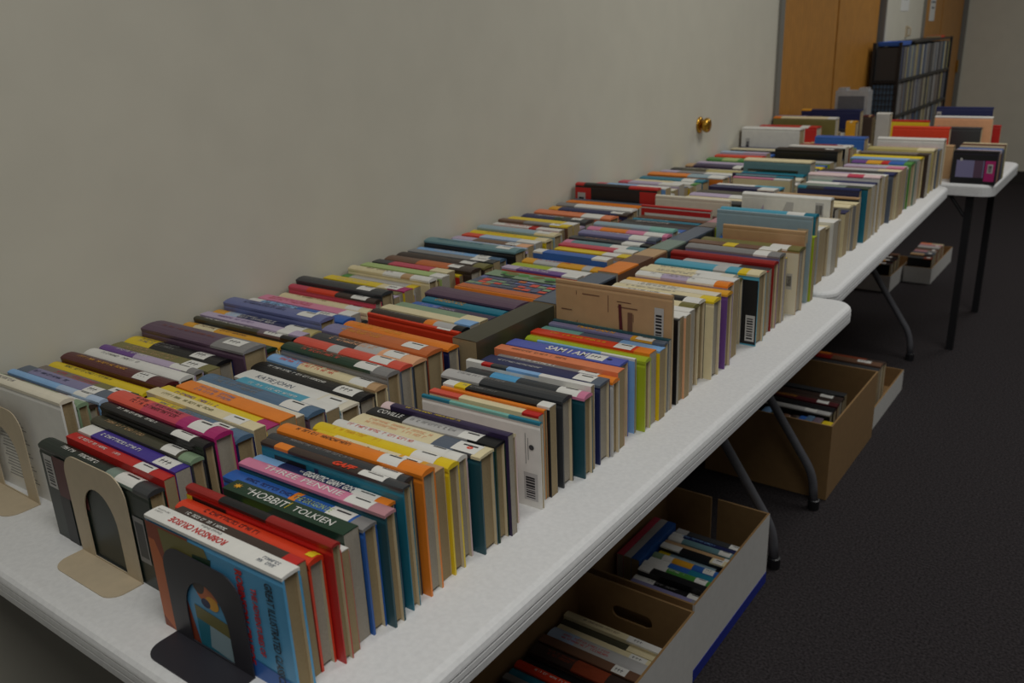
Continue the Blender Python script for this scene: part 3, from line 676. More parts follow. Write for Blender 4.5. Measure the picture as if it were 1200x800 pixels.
def cover_print(bk, root, polys, name='cover_print', side=-1):
    """flat print on a cover: polys = [(colour, [(x fraction, z fraction), ...])]"""
    bb = [(min(p[0] for p in q), max(p[0] for p in q), min(p[1] for p in q), max(p[1] for p in q)) for _, q in polys]
    cl = list(range(len(polys))); mg = .02                 # prints that touch stay together, prints apart are pieces of their own
    for i in range(len(polys)):
        for j in range(i):
            a, b = bb[i], bb[j]
            if a[0] < b[1]+mg and b[0] < a[1]+mg and a[2] < b[3]+mg and b[2] < a[3]+mg:
                u, v = cl[i], cl[j]; cl = [v if q == u else q for q in cl]
    ids = sorted(set(cl)); many = len(ids) > 8
    for g in ([None] if many else ids):
        V = []; F = []; Cc = []
        for i, (c, pts) in enumerate(polys):
            if g is not None and cl[i] != g: continue
            n = len(V)
            for fx, fz in pts: V.append(((fx-.5)*bk.L, side*(bk.t/2+.0004+.00004*i), fz*bk.d))
            F.append(tuple(range(n, n+len(pts)))); Cc.append(PAL[c])
        o = link(name, mesh(name, V, F, Cc, ('print',)), root)
        if many: o['kind'] = 'stuff'
def rect(c, x0, x1, z0, z1): return (c, [(x0, z0), (x1, z0), (x1, z1), (x0, z1)])
def oval(c, x, z, rx, rz, n=18): return (c, [(x+rx*math.cos(2*math.pi*i/n), z+rz*math.sin(2*math.pi*i/n)) for i in range(n)])
def barcode(x0, x1, z0, z1, vert=True, seed=3):
    R = random.Random(seed); out = [rect('light grey', x0, x1, z0, z1)]; p = .08
    while p < .86:
        q = R.uniform(.03, .07)
        out.append(rect('ink', x0+(x1-x0)*.15, x0+(x1-x0)*.8, z0+(z1-z0)*p, z0+(z1-z0)*(p+q)) if vert else rect('ink', x0+(x1-x0)*p, x0+(x1-x0)*(p+q), z0+(z1-z0)*.2, z0+(z1-z0)*.85))
        p += q+R.uniform(.025, .06)
    return out
def scribble(c, seed, n=14, x0=.1, x1=.9, z0=.45, z1=.9):
    R = random.Random(seed); out = []
    for _ in range(n):
        x = R.uniform(x0, x1); z = R.uniform(z0, z1)
        if R.random() < .6: out.append(rect(c, x, min(x1, x+R.uniform(.05, .2)), z, z+.008))
        else: out.append(rect(c, x, x+.006, z, min(z1, z+R.uniform(.05, .2))))
    return out
def cover_text(bk, root, s, col, x, z0, length, size, bold=.0):
    """lettering running down the cover (read with the spine at the left): starts near the spine"""
    me = text_mesh(s, size, col, length, 0, bold, 'cover_title')
    for v in me.vertices:
        v.co = ((x-.5)*bk.L+v.co.y, -(bk.t/2+.0012), z0*bk.d-v.co.x)
    return link('cover_title', me, root)

TITLED = {('A', i) for i in (0, 4, 5, 6, 7, 8, 9, 12, 15, 16, 26, 29, 34)} | {('M', 12)}   # flat-backed spines with large lettering
KIND = {'h': ('hardcover_book', 'hardback'), 'p': ('paperback_book', 'paperback'), 't': ('picture_book', 'thin hardback')}
def colour_words(spec):
    tot = {}
    for a, e, c in bands(spec): tot[c] = tot.get(c, 0)+e-a
    o = sorted(tot.items(), key=lambda q: -q[1])
    return o[0][0], (o[1][0] if len(o) > 1 and o[1][1] > .24 else None)
BOOKS = {}
def build_book(key, L, t, d, kind, spine, front, loc, yaw, lab=0, ti='', back=None, seed=0, rot=None):
    bk = Book(L, t, d, 'h' if kind == 't' else kind, spine, front, back, white_pages=(seed % 3 == 0))
    if key in TITLED: bk.h = min(bk.h, .0012)
    r = empty(KIND[kind][0], loc, yaw)
    if rot: r.rotation_euler = rot
    link('cover', bk.cover_mesh(), r); link('page_block', bk.page_mesh(), r)
    if lab: 
        a = RND.uniform(.70, .78); link('call_label', bk.label_mesh(a, a+RND.uniform(.13, .17)), r)
    if ti:
        R = random.Random(seed+77); a = R.uniform(.08, .2); e = R.uniform(.5, .66)
        m = bk.stroke_title(ti, a, e, lines=2 if t > .024 and R.random() < .5 else 1, seed=seed)
        if m: link('spine_lettering', m, r)
    BOOKS[key] = (r, bk); return r, bk
USED = {}
def say(r, label, cat, group):
    n = len(label.replace('-', '-').split())
    tag(r, label, cat, group); USED.setdefault(label, []).append(r)
ROWTXT = {'A': ('aisle-side row', 'books in the aisle-side row'), 'M': ('middle row', 'books in the middle row'), 'W': ('wall-side row', 'books in the wall-side row'),
          'A2': ('aisle-side row, second table', 'books in the aisle-side row of the second table'), 'M2': ('middle row, second table', 'books in the middle row of the second table')}
for key, lst in ROWS.items():
    n = len(lst)
    for j, (xl, xr, yc, t, d, yaw, kind, sp, fr, lab, ti, idx) in enumerate(lst):
        far = yc > 2.25
        r, bk = build_book((key, idx if idx >= 0 else 1000+j), xr-xl, t, d, kind, sp, fr, ((xl+xr)/2, yc, TZ), yaw, lab, ti if not far else '', seed=j*13+len(key))
        r['_c'] = 0
        c1, c2 = colour_words(sp)
        rt, grp = ROWTXT[key]
        if key == 'W' and yc > 2.3: rt = 'wall-side row, second table'; grp = 'books in the wall-side row of the second table'
        pc = colour_words(lst[j-1][7])[0] if j else None; nc = colour_words(lst[j+1][7])[0] if j < n-1 else None
        col = c1+(' and '+c2 if c2 else '')
        place = ('between %s and %s books' % (pc, nc)) if pc and nc and pc != nc else ('between two %s books' % pc if pc and nc else ('next to %s book at the end of' % (pc or nc)))
        lb = '%s %s %s%s %s' % (col, KIND[kind][1], place, ',' if pc and nc else ' the', rt)
        if len(lb.split()) > 16: lb = lb.replace(col, c1, 1)
        if len(lb.split()) > 16: lb = lb.replace(' books,', ',', 1)
        if lb in USED: lb = lb.replace(KIND[kind][1], ('thick ' if t > .025 else 'slim ')+KIND[kind][1], 1)
        say(r, lb, 'book', grp)
        del r['_c']
def bk(key, i): return BOOKS[(key, i)]

# ---- lettering and cover print of particular books
r, b = bk('A', 0)
spine_text(b, r, 'ROBINSON CRUSOE', .0120, 'red', .16, .096, -.002, True, bold=.0003)
spine_text(b, r, 'Daniel Defoe', .0045, 'ink', .34, .035, .0075, True)
spine_text(b, r, 'GREAT ILLUSTRATED', .0028, 'ink', .02, .022, .004, True); spine_text(b, r, 'CLASSICS', .0028, 'ink', .02, .014, .0, True)
m = b.stroke_title('slate', .80, .93, ht=.004, lines=2, seed=4); link('spine_lettering', m, r)
polys = [('rust', [(0, 0), (.30, 0), (.24, .4), (.34, .95), (0, .95)]), ('burnt orange', [(0, .1), (.09, 0), (.13, .5), (.05, .8), (0, .8)]), ('olive', [(.12, .7), (.5, .78), (.46, .93), (.1, .93)]), ('dark green', [(.32, .62), (.46, .6), (.5, .86), (.36, .84)]),
         ('teal', [(.30, 0), (.62, 0), (.62, .3), (.30, .35)]), ('aqua grey', [(.38, .04), (.58, .0), (.58, .22), (.40, .25)]), ('olive', [(.30, .26), (.56, .22), (.56, .34), (.30, .38)]), oval('burnt orange', .42, .56, .09, .13), oval('dark brown', .36, .60, .05, .10), oval('gold', .45, .46, .05, .06), oval('navy', .40, .44, .035, .04), ('blue', [(.62, 0), (1, 0), (1, .12), (.62, .18)])]
cover_print(b, r, polys)
cover_text(b, r, 'GREAT ILLUSTRATED CLASSICS', 'ink', .90, .90, .125, .016, .0003)
cover_text(b, r, 'THE ADVENTURES OF', 'red', .79, .80, .085, .012, .0004)
cover_text(b, r, 'ROBINSON CRUSOE', 'red', .70, .90, .118, .015, .0006)
r, b = bk('A', 1); cover_print(b, r, [rect('red', .9, .99, .985, .999)])
r, b = bk('A', 2)
V = [(b.L*.44, b.t*f, b.top(b.t*f)+.0005) for f in (-.1, .2, .49)]+[(b.L*.49, b.t*f, b.top(b.t*f)+.0005) for f in (-.1, .2, .49)]
link('yellow_sticker', mesh('yellow_sticker', V, [(0, 3, 4, 1), (1, 4, 5, 2)], [PAL['yellow']]*2, ('print',)), r)
r, b = bk('A', 3); cover_print(b, r, [rect('yellow', 0, .045, 0, .93), rect('black', .045, .30, 0, .93)])
r, b = bk('A', 4)
spine_text(b, r, 'Goosebumps', .008, 'lime', .18, .045, 0, False, bold=.0005)
r, b = bk('A', 5)
st = []
for i in range(16):
    a = math.pi*2*i/16; q = .0055 if i % 2 else .0022; st.append(((.075-.5)*b.L+q*math.cos(a)*1.4, q*math.sin(a)))
link('sun_emblem', mesh('sun_emblem', [(x, y, b.top(y)+.0005) for x, y in st], [tuple(range(16))], [PAL['gold']], ('print',)), r)
spine_text(b, r, 'The', .006, 'white', .15, .010, .002); spine_text(b, r, 'HOBBIT', .0175, 'white', .20, .062, -.001)
spine_text(b, r, '|', .014, 'yellow', .51, .001, 0, bold=.0003); spine_text(b, r, 'TOLKIEN', .0145, 'white', .56, .064, -.001)
r, b = bk('A', 6); spine_text(b, r, 'THE DRAGON DE', .013, 'light green', .50, .062, 0)
r, b = bk('A', 7); spine_text(b, r, 'THREE PENNIE', .0135, 'white', .16, .135, 0)
r, b = bk('A', 8); spine_text(b, r, 'THE', .004, 'white', .35, .007); spine_text(b, r, 'GIGANTIC GIANT GOO', .014, 'white', .39, .085, bold=.0005)
r, b = bk('A', 9); spine_text(b, r, 'GAFF', .012, 'red orange', .52, .036, 0, shear=.3, bold=.0006); cover_print(b, r, [rect('black', .1, .34, .4, .92), rect('navy', .4, .43, .3, .92)])
r, b = bk('A', 12); spine_text(b, r, 'Susan Marcus Bends the Rules', .012, 'ink', .14, .135, 0, shear=.2)
r, b = bk('A', 15); spine_text(b, r, 'o', .012, 'coral', .86, .010, 0, bold=.001); cover_print(b, r, [rect('charcoal', .05, .28, .55, .93), rect('slate', .3, .62, .6, .93)])
r, b = bk('A', 16); spine_text(b, r, 'COVILLE', .015, 'white', .06, .045, 0); link('spine_lettering', b.stroke_title('grey', .33, .68, ht=.006, seed=6), r); cover_print(b, r, [rect('green', .34, .74, .86, .92)])
r, b = bk('A', 19); cover_print(b, r, barcode(.86, .97, .08, .40)+[rect('grey', .88, .885, .5, .85), rect('grey', .90, .905, .55, .8), oval('charcoal', .93, .7, .02, .03), ('black', [(.04, .55), (.12, .55), (.10, .72), (.06, .72)])])
r, b = bk('A', 26); cover_print(b, r, barcode(.88, .95, .06, .30, seed=8)+[rect('maroon', .84, .875, .05, .3)])
r, b = bk('A', 29); spine_text(b, r, 'SAM I AM', .024, 'white', .34, .080, .001, bold=.0006); spine_text(b, r, 'o', .012, 'navy', .86, .01, 0, bold=.001)
r, b = bk('A', 34); spine_text(b, r, 'TRASH CAN N', .013, 'gold', .24, .078, 0, bold=.0005)
r, b = bk('A', 36); cover_print(b, r, scribble('brown', 5, 16, .05, .72, .35, .92)+barcode(.86, .935, .58, .88, seed=2)+[('maroon', [(.57, .62), (.60, .62), (.585, .86), (.56, .86)]), rect('brown', .64, .68, .6, .8)])
r, b = bk('A', 32); cover_print(b, r, [rect('light grey', .93, .975, .35, .7)])
r, b = bk('A', 49); cover_print(b, r, [rect('black', .70, .998, .02, .9)]+barcode(.90, .985, .06, .42, seed=6))
r, b = bk('A', 54); cover_print(b, r, [rect('ivory', .8, .998, 0, .93)]+barcode(.85, .95, .38, .62, False, seed=9))
r, b = bk('A', 57); cover_print(b, r, scribble('slate', 9, 22, .05, .85, .45, .85)+[rect('beige', .86, .97, .70, .86)])
r, b = bk('M', 0); cover_print(b, r, barcode(.03, .12, .55, .90, seed=12)+[rect('maroon', .13, .42, .5, .92), rect('black', .12, .22, .0, .5), rect('grey', .83, .92, .25, .7), rect('charcoal', .84, .91, .3, .65)])
r, b = bk('M', 12); spine_text(b, r, 'KATIE JOHN', .016, 'slate', .14, .09, 0)
r, b = bk('M', 40); cover_print(b, r, [rect('red', 0, 1, .88, .95), rect('red', 0, .05, 0, .95), rect('dark purple', .3, .9, .48, .56)])
r, b = bk('M', 41); cover_print(b, r, [rect('dark purple', .16, .32, .52, .62)]+scribble('beige', 3, 10, .1, .9, .6, .8))
r, b = bk('W', 0); cover_print(b, r, [rect('grey', .30+.012*(i % 3), .60-.02*(i % 4), .12+.03*i, .128+.03*i) for i in range(20)])
r, b = bk('W', 12); cover_print(b, r, barcode(.04, .12, .45, .72, seed=4)+barcode(.74, .86, .05, .55, seed=5))
r, b = bk('W', 44); cover_print(b, r, [rect('red', 0, .2, 0, .93), rect('red', .8, 1, 0, .93)]+barcode(.03, .13, .3, .85, seed=7))
r, b = bk('W', 58); cover_print(b, r, barcode(.08, .15, .4, .8, seed=5))
r, b = bk('A2', 0); cover_print(b, r, barcode(.84, .93, .70, .92, False, 5)+[('lilac', [(.16, .58), (.27, .56), (.26, .84)]), ('charcoal', [(.10, .66), (.17, .60), (.16, .57), (.09, .63)]), ('light grey', [(.44, .4), (.58, .4), (.6, .9), (.52, .9), (.46, .7)])])
r, b = bk('M2', 5); cover_print(b, r, [rect('dark olive', .07, .83, .1, .82), rect('beige', .08, .2, .6, .78), rect('dark green', .3, .8, .4, .8), oval('olive', .6, .5, .15, .2)])
r, b = bk('M2', 7); cover_print(b, r, barcode(.74, .90, .3, .6, seed=5))

# ---- books standing crosswise in the gap between the middle and the aisle-side rows
for k, (y0, y1, d, t, sp, fr, lb) in enumerate((
    (1.066, 1.305, .155, .053, 'dark olive', 'dark olive', 'thick olive green hardback standing lengthwise between middle and aisle-side rows'),
    (1.312, 1.545, .156, .053, 'slate*3 dark teal*2 slate*3', 'black', 'slate blue hardback lengthwise between rows, behind the olive green one'),
    (1.556, 1.785, .158, .050, 'orange*4 brown*3 tan*3', 'brown', 'orange and brown hardback standing lengthwise between middle and aisle-side rows'),
    (1.790, 2.055, .158, .050, 'grey green*3 slate*5', 'charcoal', 'grey green hardback standing lengthwise between rows beyond the orange one'),
    (2.062, 2.285, .158, .048, 'brown grey*2 dusty pink*3 brown grey*3', 'charcoal', 'dusty pink and brown hardback standing lengthwise at the table joint'))):
    r, b = build_book(('X', k), y1-y0, t, d, 'p', sp, fr, (-.899, (y0+y1)/2, TZ), math.pi/2, 0, '', seed=k+40)
    r.location.x = -.8995
    say(r, lb, 'book', 'books standing lengthwise between the rows')
    if k == 0: cover_print(b, r, [('dark green', [(0, 0), (1, 0), (1, .8), (.6, .6), (.3, .7), (0, .5)]), ('charcoal', [(.4, .1), (.8, .2), (.7, .5), (.45, .45)])])
    if k == 1: cover_print(b, r, [rect('peach', .3, .42, .97, .99)])

# ---- bookends
def ray_poly(c, a, poly):
    dx, dy = math.cos(a), math.sin(a); best = None
    for (x0, y0), (x1, y1) in zip(poly, poly[1:]+poly[:1]):
        ex, ey = x1-x0, y1-y0; den = dx*ey-dy*ex
        if abs(den) < 1e-12: continue
        t = ((x0-c[0])*ey-(y0-c[1])*ex)/den; u = ((x0-c[0])*dy-(y0-c[1])*dx)/den
        if t > 0 and -1e-9 <= u <= 1+1e-9 and (best is None or t > best): best = t
    return c[0]+dx*best, c[1]+dy*best
def plate_with_hole(outer, inner, c, th):
    angs = sorted({round(math.atan2(y-c[1], x-c[0]), 5) for x, y in outer+inner})
    O = [ray_poly(c, a, outer) for a in angs]; I = [ray_poly(c, a, inner) for a in angs]; n = len(angs); b = B()
    for y in (-th/2, th/2):
        for L in (O, I): b.v += [(p[0], y, p[1]) for p in L]
    for i in range(n):
        j = (i+1) % n
        b.f += [(i, j, n+j, n+i), (2*n+i, 3*n+i, 3*n+j, 2*n+j), (i, 2*n+i, 2*n+j, j), (n+i, n+j, 3*n+j, 3*n+i)]
    return b
def arc(cx, cz, r, a0, a1, n=8): return [(cx+r*math.cos(math.radians(a0+(a1-a0)*i/n)), cz+r*math.sin(math.radians(a0+(a1-a0)*i/n))) for i in range(n+1)]
def bookend(xc, y, wd, ht, m, label, dep=.05):
    r = empty('bookend', (xc, y, TZ)); tag(r, label, 'bookend', 'steel bookends')
    h = wd/2; q = .032
    outer = [(-h, 0.0), (h, 0.0)]+arc(h-q, ht-q, q, 0, 90)+arc(-h+q, ht-q, q, 90, 180)
    hw = wd*.27; top = ht*.76
    inner = [(-hw, .0035), (hw, .0035)]+arc(0, top-hw*1.25, hw, 0, 180, 14)
    inner = [(x, z if z < top-hw*1.25 else top-hw*1.25+(z-(top-hw*1.25))*1.25) for x, z in inner]
    plate_with_hole(outer, inner, (0, ht*.38), .0014).put('upright', m, r)
    b = B(); o = [(-h, 0.0)]+[(x, -z) for x, z in [(-h+(.022-.022*math.cos(math.radians(a))), dep-.022+.022*math.sin(math.radians(a))) for a in range(0, 91, 15)]]
    o += [(-x, z) for x, z in reversed(o)]
    b.v = [(x, y_, z) for z in (0.0002, .0016) for x, y_ in o]; n = len(o)
    b.f = [tuple(reversed(range(n))), tuple(range(n, 2*n))]+[(i, (i+1) % n, n+(i+1) % n, n+i) for i in range(n)]
    b.put('base_plate', m, r)
ya = min(l[2]-l[3]/2 for l in ROWS['A']); ym = min(l[2]-l[3]/2 for l in ROWS['M']); yw = min(l[2]-l[3]/2 for l in ROWS['W'])
bookend(-.757, ya-.003, .142, .122, 'dark_steel', 'black steel bookend with arched cutout against the blue-covered book', .045)
bookend(-1.022, ym-.003, .145, .150, 'tan_steel', 'tan steel bookend with arched cutout against the dark green book', .045)
bookend(-1.345, yw-.012, .145, .150, 'tan_steel', 'tan steel bookend with arched cutout against the pale book at the wall', .05)

# ---- patterned book lying flat in the middle row, on two others
fl = [(.05, 'maroon', 'cream', 'maroon hardback lying flat beneath another in the middle row'), (.05, 'navy', 'tan', 'navy hardback lying flat under the patterned one in the middle row'), (.049, 'orange', 'blue grey', 'orange and blue patterned hardback lying flat on the middle row')]
MY0, MY1 = FLAT
z = TZ
for k, (t, sp, fr, lb) in enumerate(fl):
    d = MY1-MY0-.004
    r, b = build_book(('F', k), .205, t, d, 'h', sp, fr, (-1.04, MY1-.002, z+t/2), 0, 0, '', back=fr, seed=k+3, rot=(math.pi/2, 0, 0))
    say(r, lb, 'book', 'books lying flat in the middle row'); z += t+.0003
    if k == 2:
        R = random.Random(4); P = [rect('burnt orange', 0, 1, .78, .94)]
        for i in range(10):
            for j in range(4):
                P.append(rect(R.choice(['coral', 'periwinkle', 'blue grey', 'slate', 'burnt orange', 'lavender', 'sage']), .1*i+.005, .1*i+.095, .33+.11*j+R.uniform(-.02, .02), .33+.11*j+R.uniform(.06, .1)))
        P += [rect('sage', 0, 1, .02, .30)]+[oval(R.choice(['green', 'olive', 'dark green']), R.uniform(.1, .9), R.uniform(.08, .24), .07, .06) for _ in range(12)]
        cover_print(b, r, P, side=1)

# ---------------------------------------------------------------- boxes under the tables
def side_panel(x0, x1, y0, y1, z0, z1, inward, outm, inm):
    """one board; the face that looks into the box takes the inside board"""
    b = B().box(x0, x1, y0, y1, z0, z1)
    idx = {'+x': 3, '-x': 5, '+y': 4, '-y': 2}[inward]
    return mesh('side_panel', b.v, b.f, mats=(outm, inm), midx=[1 if i in (idx, 1) else 0 for i in range(6)])
def open_box(name, label, x0, x1, y0, y1, h, outm, inm, band=None, handle=False, slot=False, group=None):
    cx, cy = (x0+x1)/2, (y0+y1)/2; r = empty(name, (cx, cy, 0)); tag(r, label, 'box', group)
    a, c, th = (x1-x0)/2, (y1-y0)/2, .005
    B().box(-a+th, a-th, -c+th, c-th, .001, .006).put('bottom_panel', inm, r)
    link('side_panel', side_panel(a-th, a, -c, c, .001, h, '-x', outm, inm), r); link('side_panel', side_panel(-a, -a+th, -c, c, .001, h, '+x', outm, inm), r)
    if handle:
        for s in (-1, 1):
            o = [(-a+th, .001), (a-th, .001), (a-th, h), (-a+th, h)]; hz = h*.68
            i = arc(.034, hz, .016, -90, 90)+arc(-.034, hz, .016, 90, 270)
            plate_with_hole(o, i, (0, hz), th).put('end_panel', inm, r, loc=(0, s*(c-th/2), 0))
    elif slot:
        link('end_panel', side_panel(-a+th, a-th, -c, -c+th, .001, h, '+y', inm, inm), r)
        link('end_panel', side_panel(-a+th, -.012, c-th, c, .001, h, '-y', inm, inm), r)
        link('end_panel', side_panel(.006, a-th, c-th, c, .001, h, '-y', inm, inm), r)
    else:
        link('end_panel', side_panel(-a+th, a-th, -c, -c+th, .001, h, '+y', outm, inm), r); link('end_panel', side_panel(-a+th, a-th, c-th, c, .001, h, '-y', outm, inm), r)
    if band:
        B().box(a, a+.0008, -c, c, .001, band).put('blue_band', 'box_blue', r); B().box(-a, a, c, c+.0008, .001, band).put('blue_band', 'box_blue', r)
    return r
open_box('paper_carton', 'white and blue paper carton with oval handle hole, under the bookend table', -.905, -.613, .975, 1.420, .220, 'box_white', 'card_in', .025, handle=True, group='paper cartons of books')
open_box('paper_carton', 'white and blue paper carton beside the table leg, split end panel', -.918, -.630, 1.458, 1.905, .205, 'box_white', 'card_in', .032, slot=True, group='paper cartons of books')
bc = open_box('cardboard_box', 'plain brown cardboard box half full of books on the carpet', -1.02, -.627, 2.40, 2.915, .248, 'card', 'card_in')
V = [(0.1975, -.05+.02*math.sin(i), .13+.012*i) for i in range(5)]
open_box('book_tray', 'low white cardboard tray of books behind the brown box', -.98, -.640, 2.955, 3.405, .085, 'box_white', 'card_in', group='white trays of books')
open_box('book_tray', 'low white tray of dark books on the carpet, nearer the wall', -1.235, -1.012, 4.74, 5.22, .09, 'box_white', 'card_in', group='far white trays of books')
open_box('book_tray', 'low white tray of books on the carpet beside the other tray', -1.004, -.862, 5.00, 5.57, .09, 'box_white', 'card_in', group='far white trays of books')
def pack(tagk, x0, x1, y0, specs, z=.007, where='', group='', d0=.15, yaw=0):
    y = y0
    for k, (t, kind, sp, fr, ti) in enumerate(specs):
        d = d0+RND.uniform(-.008, .008); L = (x1-x0)-RND.uniform(0, .012)
        r, b = build_book((tagk, k), L, t, d, kind, sp, fr, ((x0+x1)/2, y+t/2, z), 0, 1 if k % 2 == 0 else 0, ti, seed=k*7+len(tagk))
        c1, c2 = colour_words(sp); pc = colour_words(specs[k-1][2])[0] if k else None; nc = colour_words(specs[k+1][2])[0] if k < len(specs)-1 else None
        say(r, '%s %s %s, %s' % (c1+(' and '+c2 if c2 and pc and False else ''), KIND[kind][1], 'between %s and %s' % (pc, nc) if pc and nc else 'next to %s one' % (pc or nc), where), 'book', group)
        y += t+.0008
S1 = [(.03, 'h', 'charcoal', 'charcoal', ''), (.02, 'p', 'grey', 'grey', ''), (.022, 'p', 'beige', 'tan', ''), (.024, 'h', 'khaki', 'khaki', ''), (.02, 'p', 'navy*3 white*1 navy*3', 'navy', 'white'), (.016, 'p', 'grey', 'slate', ''), (.022, 'h', 'teal*2 navy*3', 'navy', ''), (.022, 'h', 'red orange*6 white*1', 'red orange', 'white'),
      (.03, 'h', 'black', 'black', ''), (.036, 'h', 'dark brown*4 rust*3 dark brown*2', 'dark brown', 'rust'), (.024, 'p', 'brown', 'black', ''), (.04, 'h', 'pale blue*2 light grey*5', 'light grey', 'red'), (.018, 'p', 'cream', 'cream', ''), (.017, 'p', 'dark olive*5 cream*2', 'dark green', ''), (.018, 'p', 'cream*4 white*2', 'cream', 'brown')]
pack('b1', -.890, -.650, .985, S1, where='in the carton with handle hole', group='books in the first carton', d0=.140)
S2 = [(.03, 'h', 'light grey', 'light grey', ''), (.022, 'p', 'lavender*6 grey', 'grey', ''), (.026, 'h', 'white*2 black*5', 'black', 'grey'), (.022, 'p', 'white*1 black*5', 'black', ''), (.024, 'h', 'white*2 green*4', 'dark green', 'white'), (.022, 'p', 'white*2 blue*2 teal*3', 'blue', ''), (.024, 'h', 'sage*1 white*1 gold*2 blue*3', 'grey teal', ''), (.02, 'p', 'yellow*1 aqua grey*4 black*1', 'slate', ''), (.022, 'p', 'white*2 black*3 cream*2', 'black', ''), (.02, 'p', 'tan*5 white', 'tan', ''), (.022, 'h', 'white*1 grey teal*4', 'dark teal', ''), (.022, 'h', 'white*1 navy*5', 'navy', 'light blue'), (.02, 'p', 'light grey*1 charcoal*5', 'charcoal', '')]
pack('b2', -.835, -.645, 1.50, S2, where='in the carton beside the table leg', group='books in the second carton', d0=.140)
for k, (sp, t) in enumerate((('rose', .018), ('light grey', .02), ('blue', .022))):
    r, b = build_book(('b2s', k), .2, t, .155, 'p', sp, sp, (-.902+.001+sum((.018, .02, .022)[:k])+t/2+.0008*k, 1.70, .007), math.pi/2, 0, '', seed=k)
    say(r, '%s paperback standing crosswise at the side of the second carton' % sp, 'book', 'crosswise books in the second carton')
S3 = [(.03, 'h', 'dark olive', 'black', ''), (.03, 'p', 'olive*3 yellow*1', 'olive', ''), (.026, 'p', 'purple grey', 'charcoal', ''), (.022, 'p', 'slate blue', 'slate', ''), (.024, 'p', 'light blue*3 blue*3', 'blue', ''), (.03, 'h', 'dark red*2 gold*1 dark brown*3', 'dark red', ''), (.03, 'h', 'brown*3 cream*1 brown*2', 'brown', ''), (.028, 'p', 'dark green*2 tan*1 dark green*2', 'dark green', ''), (.03, 'h', 'charcoal*3 light blue*1', 'charcoal', '')]
x = -.655
for k, (t, kind, sp, fr, ti) in enumerate(S3):
    r, b = build_book(('b3', k), .21, t, .15+RND.uniform(-.01, .006), kind, sp, fr, (x-t/2, 2.53, .007), math.pi/2, 0, ti, seed=k)
    x -= t+.001
    say(r, '%s %s standing crosswise in the brown box' % (colour_words(sp)[0], KIND[kind][1]), 'book', 'books in the brown box')
pack('b3b', -.99, -.70, 2.655, [(.028, 'h', 'light grey', 'black', ''), (.035, 'h', 'black', 'black', ''), (.03, 'h', 'rust*1 maroon*4', 'maroon', 'gold'), (.03, 'p', 'dark brown', 'dark brown', ''), (.03, 'h', 'burnt orange*1 dark brown*5', 'dark brown', ''), (.03, 'p', 'charcoal', 'black', '')], where='across the brown box', group='books across the brown box', d0=.168)
pack('b4', -.965, -.665, 2.975, [(.04, 'h', 'rust*2 burnt orange*4 dark brown*4', 'rust', ''), (.035, 'h', 'dark brown', 'maroon', ''), (.04, 'h', 'brown*2 maroon*4', 'maroon', ''), (.035, 'p', 'charcoal', 'black', ''), (.04, 'h', 'dark red*2 brown*3', 'brown', ''), (.045, 'h', 'orange*3 rust*4 dark brown*2', 'rust', '')], where='in the tray behind the brown box', group='books in the near tray', d0=.178)
pack('b5', -1.222, -1.025, 4.76, [(.04, 'h', 'black*2 gold*1 black*1', 'black', ''), (.035, 'p', 'maroon', 'maroon', ''), (.04, 'h', 'lilac*2 gold*2 black*1', 'charcoal', ''), (.04, 'p', 'beige*3 maroon*2', 'tan', ''), (.04, 'h', 'black', 'black', ''), (.04, 'p', 'brown', 'brown', '')], where='in the dark tray nearer the wall', group='books in the wall-side far tray', d0=.14)
pack('b6', -.995, -.872, 5.02, [(.04, 'h', 'charcoal*2 rust*1', 'black', ''), (.04, 'p', 'tan*3 charcoal*2', 'brown', ''), (.04, 'h', 'slate', 'charcoal', ''), (.04, 'p', 'dusty pink*3 grey*2', 'brown', ''), (.045, 'h', 'brown', 'dark red', ''), (.04, 'p', 'light grey', 'grey', ''), (.04, 'p', 'dusty pink', 'dark red', ''), (.045, 'h', 'salmon*3 beige*3', 'dark red', '')], where='in the tray beside the darker one', group='books in the aisle-side far tray', d0=.14)

# ---------------------------------------------------------------- things on the crosswise table
def t3book(k, x0, x1, y, t, d, sp, fr, lb, polys=None, kind='h'):
    r, b = build_book(('t3', k), x1-x0, t, d, kind, sp, fr, ((x0+x1)/2, y, TZ), 0, 0, '', seed=k)
    say(r, lb, 'book', 'books on the crosswise table')
    if polys: cover_print(b, r, polys)
t3book(0, -.815, -.585, 4.36, .02, .270, 'navy', 'navy', 'tall navy hardback standing behind the peach one on the crosswise table', barcode(.02, .1, .75, .92, seed=2))
t3book(1, -.805, -.575, 4.31, .028, .235, 'white', 'peach', 'tall peach-covered book with white spine on the crosswise table', barcode(.06, .11, .5, .82, seed=3))
t3book(2, -.80, -.605, 4.25, .03, .195, 'charcoal', 'charcoal', 'charcoal hardback in front of the peach book on the crosswise table', barcode(.02, .1, .6, .9, seed=4))
t3book(3, -.80, -.552, 4.40, .016, .19, 'red*3 white*1 red*1', 'red', 'red hardback behind the tall navy one on the crosswise table')
t3book(4, -.94, -.71, 4.14, .035, .205, 'red orange', 'red orange', 'bright red-orange hardback standing behind the white book', None)
t3book(5, -.985, -.825, 4.30, .025, .215, 'red', 'yellow', 'red-spined book with a rainbow cover behind the red-orange one', [rect('green', .1, .85, .7, .78), rect('sky blue', .1, .8, .78, .84), rect('gold', .1, .9, .62, .70)])
t3book(6, -1.08, -1.02, 4.42, .05, .235, 'white', 'light grey', 'narrow white volume standing beside the rainbow-covered book')
t3book(7, -1.135, -1.092, 4.40, .05, .225, 'maroon*3 tan*1 maroon*1', 'dark brown', 'narrow maroon volume beside the narrow white one')
t3book(8, -.94, -.672, 4.06, .04, .14, 'tan', 'tan', 'tan-covered book standing behind the tall white one', None)
